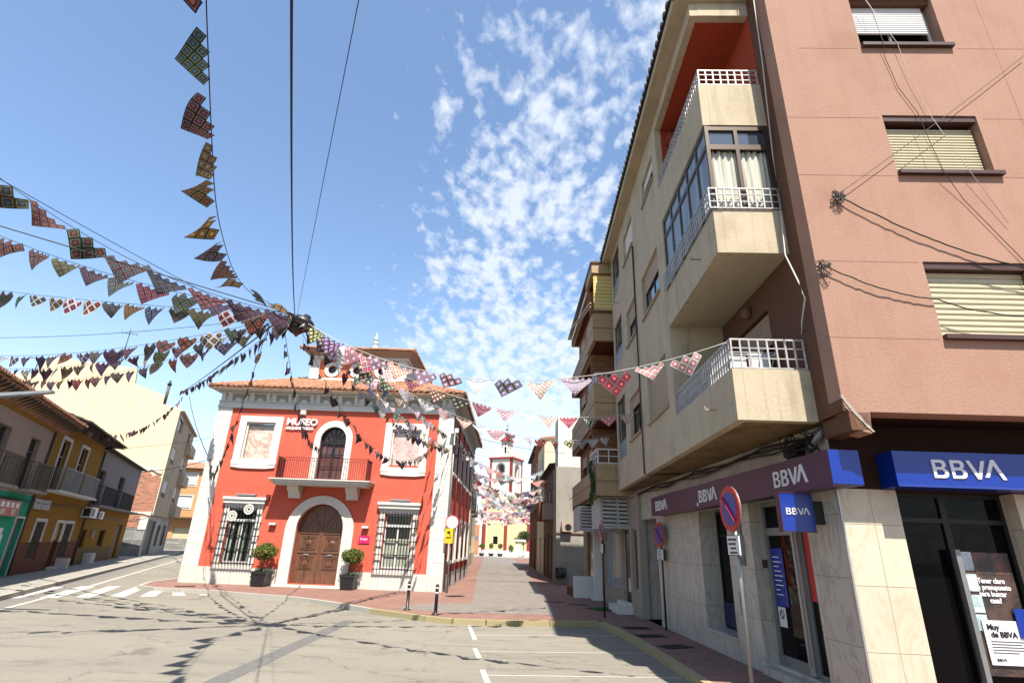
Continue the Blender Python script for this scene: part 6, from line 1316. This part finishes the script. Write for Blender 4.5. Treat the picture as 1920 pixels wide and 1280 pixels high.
def bunting(path, lab, pal='dark', meshes=('cro_d','cro_r'), sp_=.72, size=1., swing=(0,.35), seed=0, group=None, start=.25, cordm='cable', yaw=.14):
    rnd = random.Random(seed+100); pts = [Vector(p) for p in path]
    root = thing('bunting_string', Matrix.Translation(pts[0]), lab, 'bunting', group)
    b = MB(); b.tube(pts, .006, 4); b.build('cord', mt[cordm], root, Matrix.Identity(4))
    cum = [0]
    for i in range(len(pts)-1): cum.append(cum[-1]+(pts[i+1]-pts[i]).length)
    s_ = start; k = 0; i = 0
    while s_ < cum[-1]-.3 and k < 100:
        while cum[i+1] < s_: i += 1
        f = (s_-cum[i])/(cum[i+1]-cum[i]); p = pts[i].lerp(pts[i+1], f); d = (pts[i+1]-pts[i]).normalized()
        if d.x < 0: d = -d
        y_ = Vector((0,0,1)).cross(d).normalized(); z_ = d.cross(y_)
        R_ = Matrix((d, y_, z_)).transposed().to_4x4()
        M = Matrix.Translation(p) @ R_ @ Matrix.Rotation(rnd.gauss(swing[0], swing[1]), 4, 'X') @ Matrix.Rotation(rnd.gauss(0, yaw), 4, 'Z') @ Matrix.Rotation(rnd.gauss(0,.06), 4, 'Y')
        sz = size*rnd.uniform(.88, 1.1); M = M @ Matrix.Diagonal((sz*rnd.choice((1,1,-1)), sz, sz*rnd.uniform(.85,1.15), 1))
        me = rnd.choice(PM[rnd.choice(meshes)]); o = bpy.data.objects.new('pennant', me); put(o, root, M)
        c_ = rnd.choice(PAL[pal]); o.color = (*[max(0, min(1, x*rnd.uniform(.8, 1.25))) for x in c_], 1)
        s_ += sp_*rnd.uniform(.92, 1.1)*(size if size > .5 else size); k += 1
    return root
GR = 'crochet bunting strings radiating from the hanging lamp'
S = HUB
bunting(hermite([(-4.55,10.21,6.09),(-4.67,9.62,6.0),(-4.75,8.69,5.85),(-4.56,7.73,5.75),(-4.22,6.72,5.7),(-3.89,5.81,5.75),(-3.46,4.8,5.9),(-3.14,4.03,6.1),(-2.97,3.52,6.4),(-2.84,3.07,6.8)], 60), 'bunting climbing from the lamp to the top edge, its big flags blown left', 'warm', ('cro_d','cro_d','cro_r'), .66, .98, (-.9,.22), 1, GR, .1)
bunting(cat_(S, (-9.22,7,7.58), .51), 'upper left bunting string with big patchwork flags, running down to the lamp', 'dark', ('cro_d','cro_r'), .55, 1.18, (0,.15), 2, GR)
bunting(cat_(S, (-14.36,10,8.97), .46), 'second left bunting string of dark flags under the thick black cable', 'dark', ('cro_d',), .56, 1.22, (0,.15), 3, GR)
bunting(cat_(S, (-15.52,14,8.18), .08), 'third left bunting string, almost level, with a blue white flag at the left edge', 'dark', ('cro_d','cro_d','cro_d','cro_w'), .62, 1.22, (0,.15), 4, GR)
bunting(cat_(S, (-23.6,20,8.40), .69, 60), 'highest of the three lower left bunting strings above the terrace roofs', 'dark', ('cro_d','cro_w','cro_r'), .74, 1.05, (0,.2), 5, GR)
bunting(cat_(S, (-18.3,18,6.95), .42, 60), 'middle one of the three lower left bunting strings', 'dark', ('cro_d','cro_w','cro_r'), .74, 1.0, (0,.2), 6, GR)
bunting(cat_(S, (-22.2,22,7.94), .84, 60), 'lowest of the three lower left bunting strings, crossing the cream party wall', 'dark', ('cro_d','cro_r'), .76, 1.0, (0,.2), 7, GR)
bunting(cat_(S, (-26.67,42,12.52), .25, 60), 'bunting string running far back beside a cable to the roof pipe', 'dark', ('cro_d','cro_r'), .95, 1.1, (0,.3), 8, GR)
bunting(cat_((-26.4,42,12.1), (-19.30,24,6.08), 1.35, 60), 'sagging bunting string from the tall cream building to the ochre house roof', 'dark', ('cro_d','cro_r','cro_p'), .80, 1.15, (0,.25), 9)
bunting(cat_((-5.34,10.8,6.12), (-12.18,22.3,4.57), 1.55, 60), 'bunting string seen edge-on down to the left museum pier', 'dark', ('cro_d',), .90, .8, (0,.1), 10, GR, .25, yaw=.1)
bunting(cat_((-4.95,10.6,6.10), (-7.77,22.3,5.26), .70, 60), 'edge-on bunting crossing the museum roof to the arched balcony window', 'dark', ('cro_d',), .90, .8, (0,.1), 11, GR, yaw=.1)
bunting(cat_(S, (-3.06,22.2,5.59), 1.65, 60), 'bunting string sagging low over the red museum wall to its right picture window', 'dark', ('cro_d','cro_r','cro_w'), .66, .72, (0,.2), 12, GR)
bunting(cat_(S, (-2.31,22.2,5.40), .60, 60), 'bunting string to the right museum corner, over the round cupola windows', 'dark', ('cro_d','cro_r','cro_w'), .62, .75, (0,.2), 13, GR)
bunting(cat_(S, (-2.14,24,5.40), .25, 60), 'pale bunting string just right of the museum cupola, ending at the side wall', 'light', ('cro_d','cro_d','cro_w','cro_p'), .58, .82, (0,.25), 14, GR)
bunting(cat_(S, (-1.80,27,6.01), .05, 60), 'straight pale bunting string running down the street beyond the museum corner', 'light', ('cro_d','cro_w','cro_p'), .60, .85, (0,.25), 15, GR)
bunting(cat_(S, (3.07,7.05,4.57), .95, 60), 'long bunting string ending on the lowest white balcony railing, with pink and white flags', 'light', ('cro_d','cro_w','cro_p','cro_w'), .66, .84, (0,.25), 16, GR, cordm='wcable')
bunting(cat_(S, (3.28,13.2,5.03), .85, 60), 'long bunting string ending on the cream facade at its lowest small window', 'pink', ('cro_w','cro_p','cro_d'), .66, .80, (0,.25), 17, GR, cordm='wcable')
bunting(cat_(S, (3.58,17,5.25), 1.10, 60), 'long bunting string passing in front of the church tower to the beige building', 'light', ('cro_d','cro_w','cro_r'), .66, .80, (0,.25), 18, GR, cordm='wcable')
GS = 'bunting strings across the pedestrian street'
rnd = random.Random(77)
ORD = 'first second third fourth fifth sixth seventh eighth ninth tenth eleventh twelfth thirteenth fourteenth fifteenth sixteenth seventeenth eighteenth nineteenth twentieth'.split()+['twenty-'+q for q in 'first second third fourth fifth sixth seventh eighth ninth'.split()]+['thirtieth']
for k in range(30):
    y = 27+rnd.uniform(-.5,.5) if k == 0 else 31+k*1.85+rnd.uniform(-.4,.4); zl = rnd.uniform(5.4,6.6) if k > 3 else 6.0; zr = rnd.uniform(4.8,6.4) if y > 31 else rnd.uniform(4.6,5.6)
    xr = 2.55 if y < 57 else 4.5; xl = -2.2 if y < 62 else -5.5
    A_ = Vector((xl, y+rnd.uniform(-.8,.8), zl)); B_ = Vector((xr, y+rnd.uniform(-1.5,1.5), zr))
    bunting(cat_(A_, B_, rnd.uniform(.3, .9), 20), 'pale crochet bunting string crossing the pedestrian street, '+ORD[k]+' counted from the museum corner', rnd.choice(['light','light','pink']), ('cro_w','cro_w','cro_p','cro_w','cro_d'), .48, 1.0, (0,.3), 200+k, GS, .15, 'wcable')

# real-world albedo level for every opaque surface (the exposure above belongs to it)
K = .62
for m in bpy.data.materials:
    if not m.use_nodes: continue
    p = m.node_tree.nodes.get('Principled BSDF')
    if not p: continue
    i_ = p.inputs['Base Color']
    if i_.is_linked:
        src = i_.links[0].from_socket; m.node_tree.links.new(mixrgb(m.node_tree, 1., src, (K, K, K), 'MULTIPLY'), i_)
    else: i_.default_value = (*[x*K for x in i_.default_value[:3]], 1)
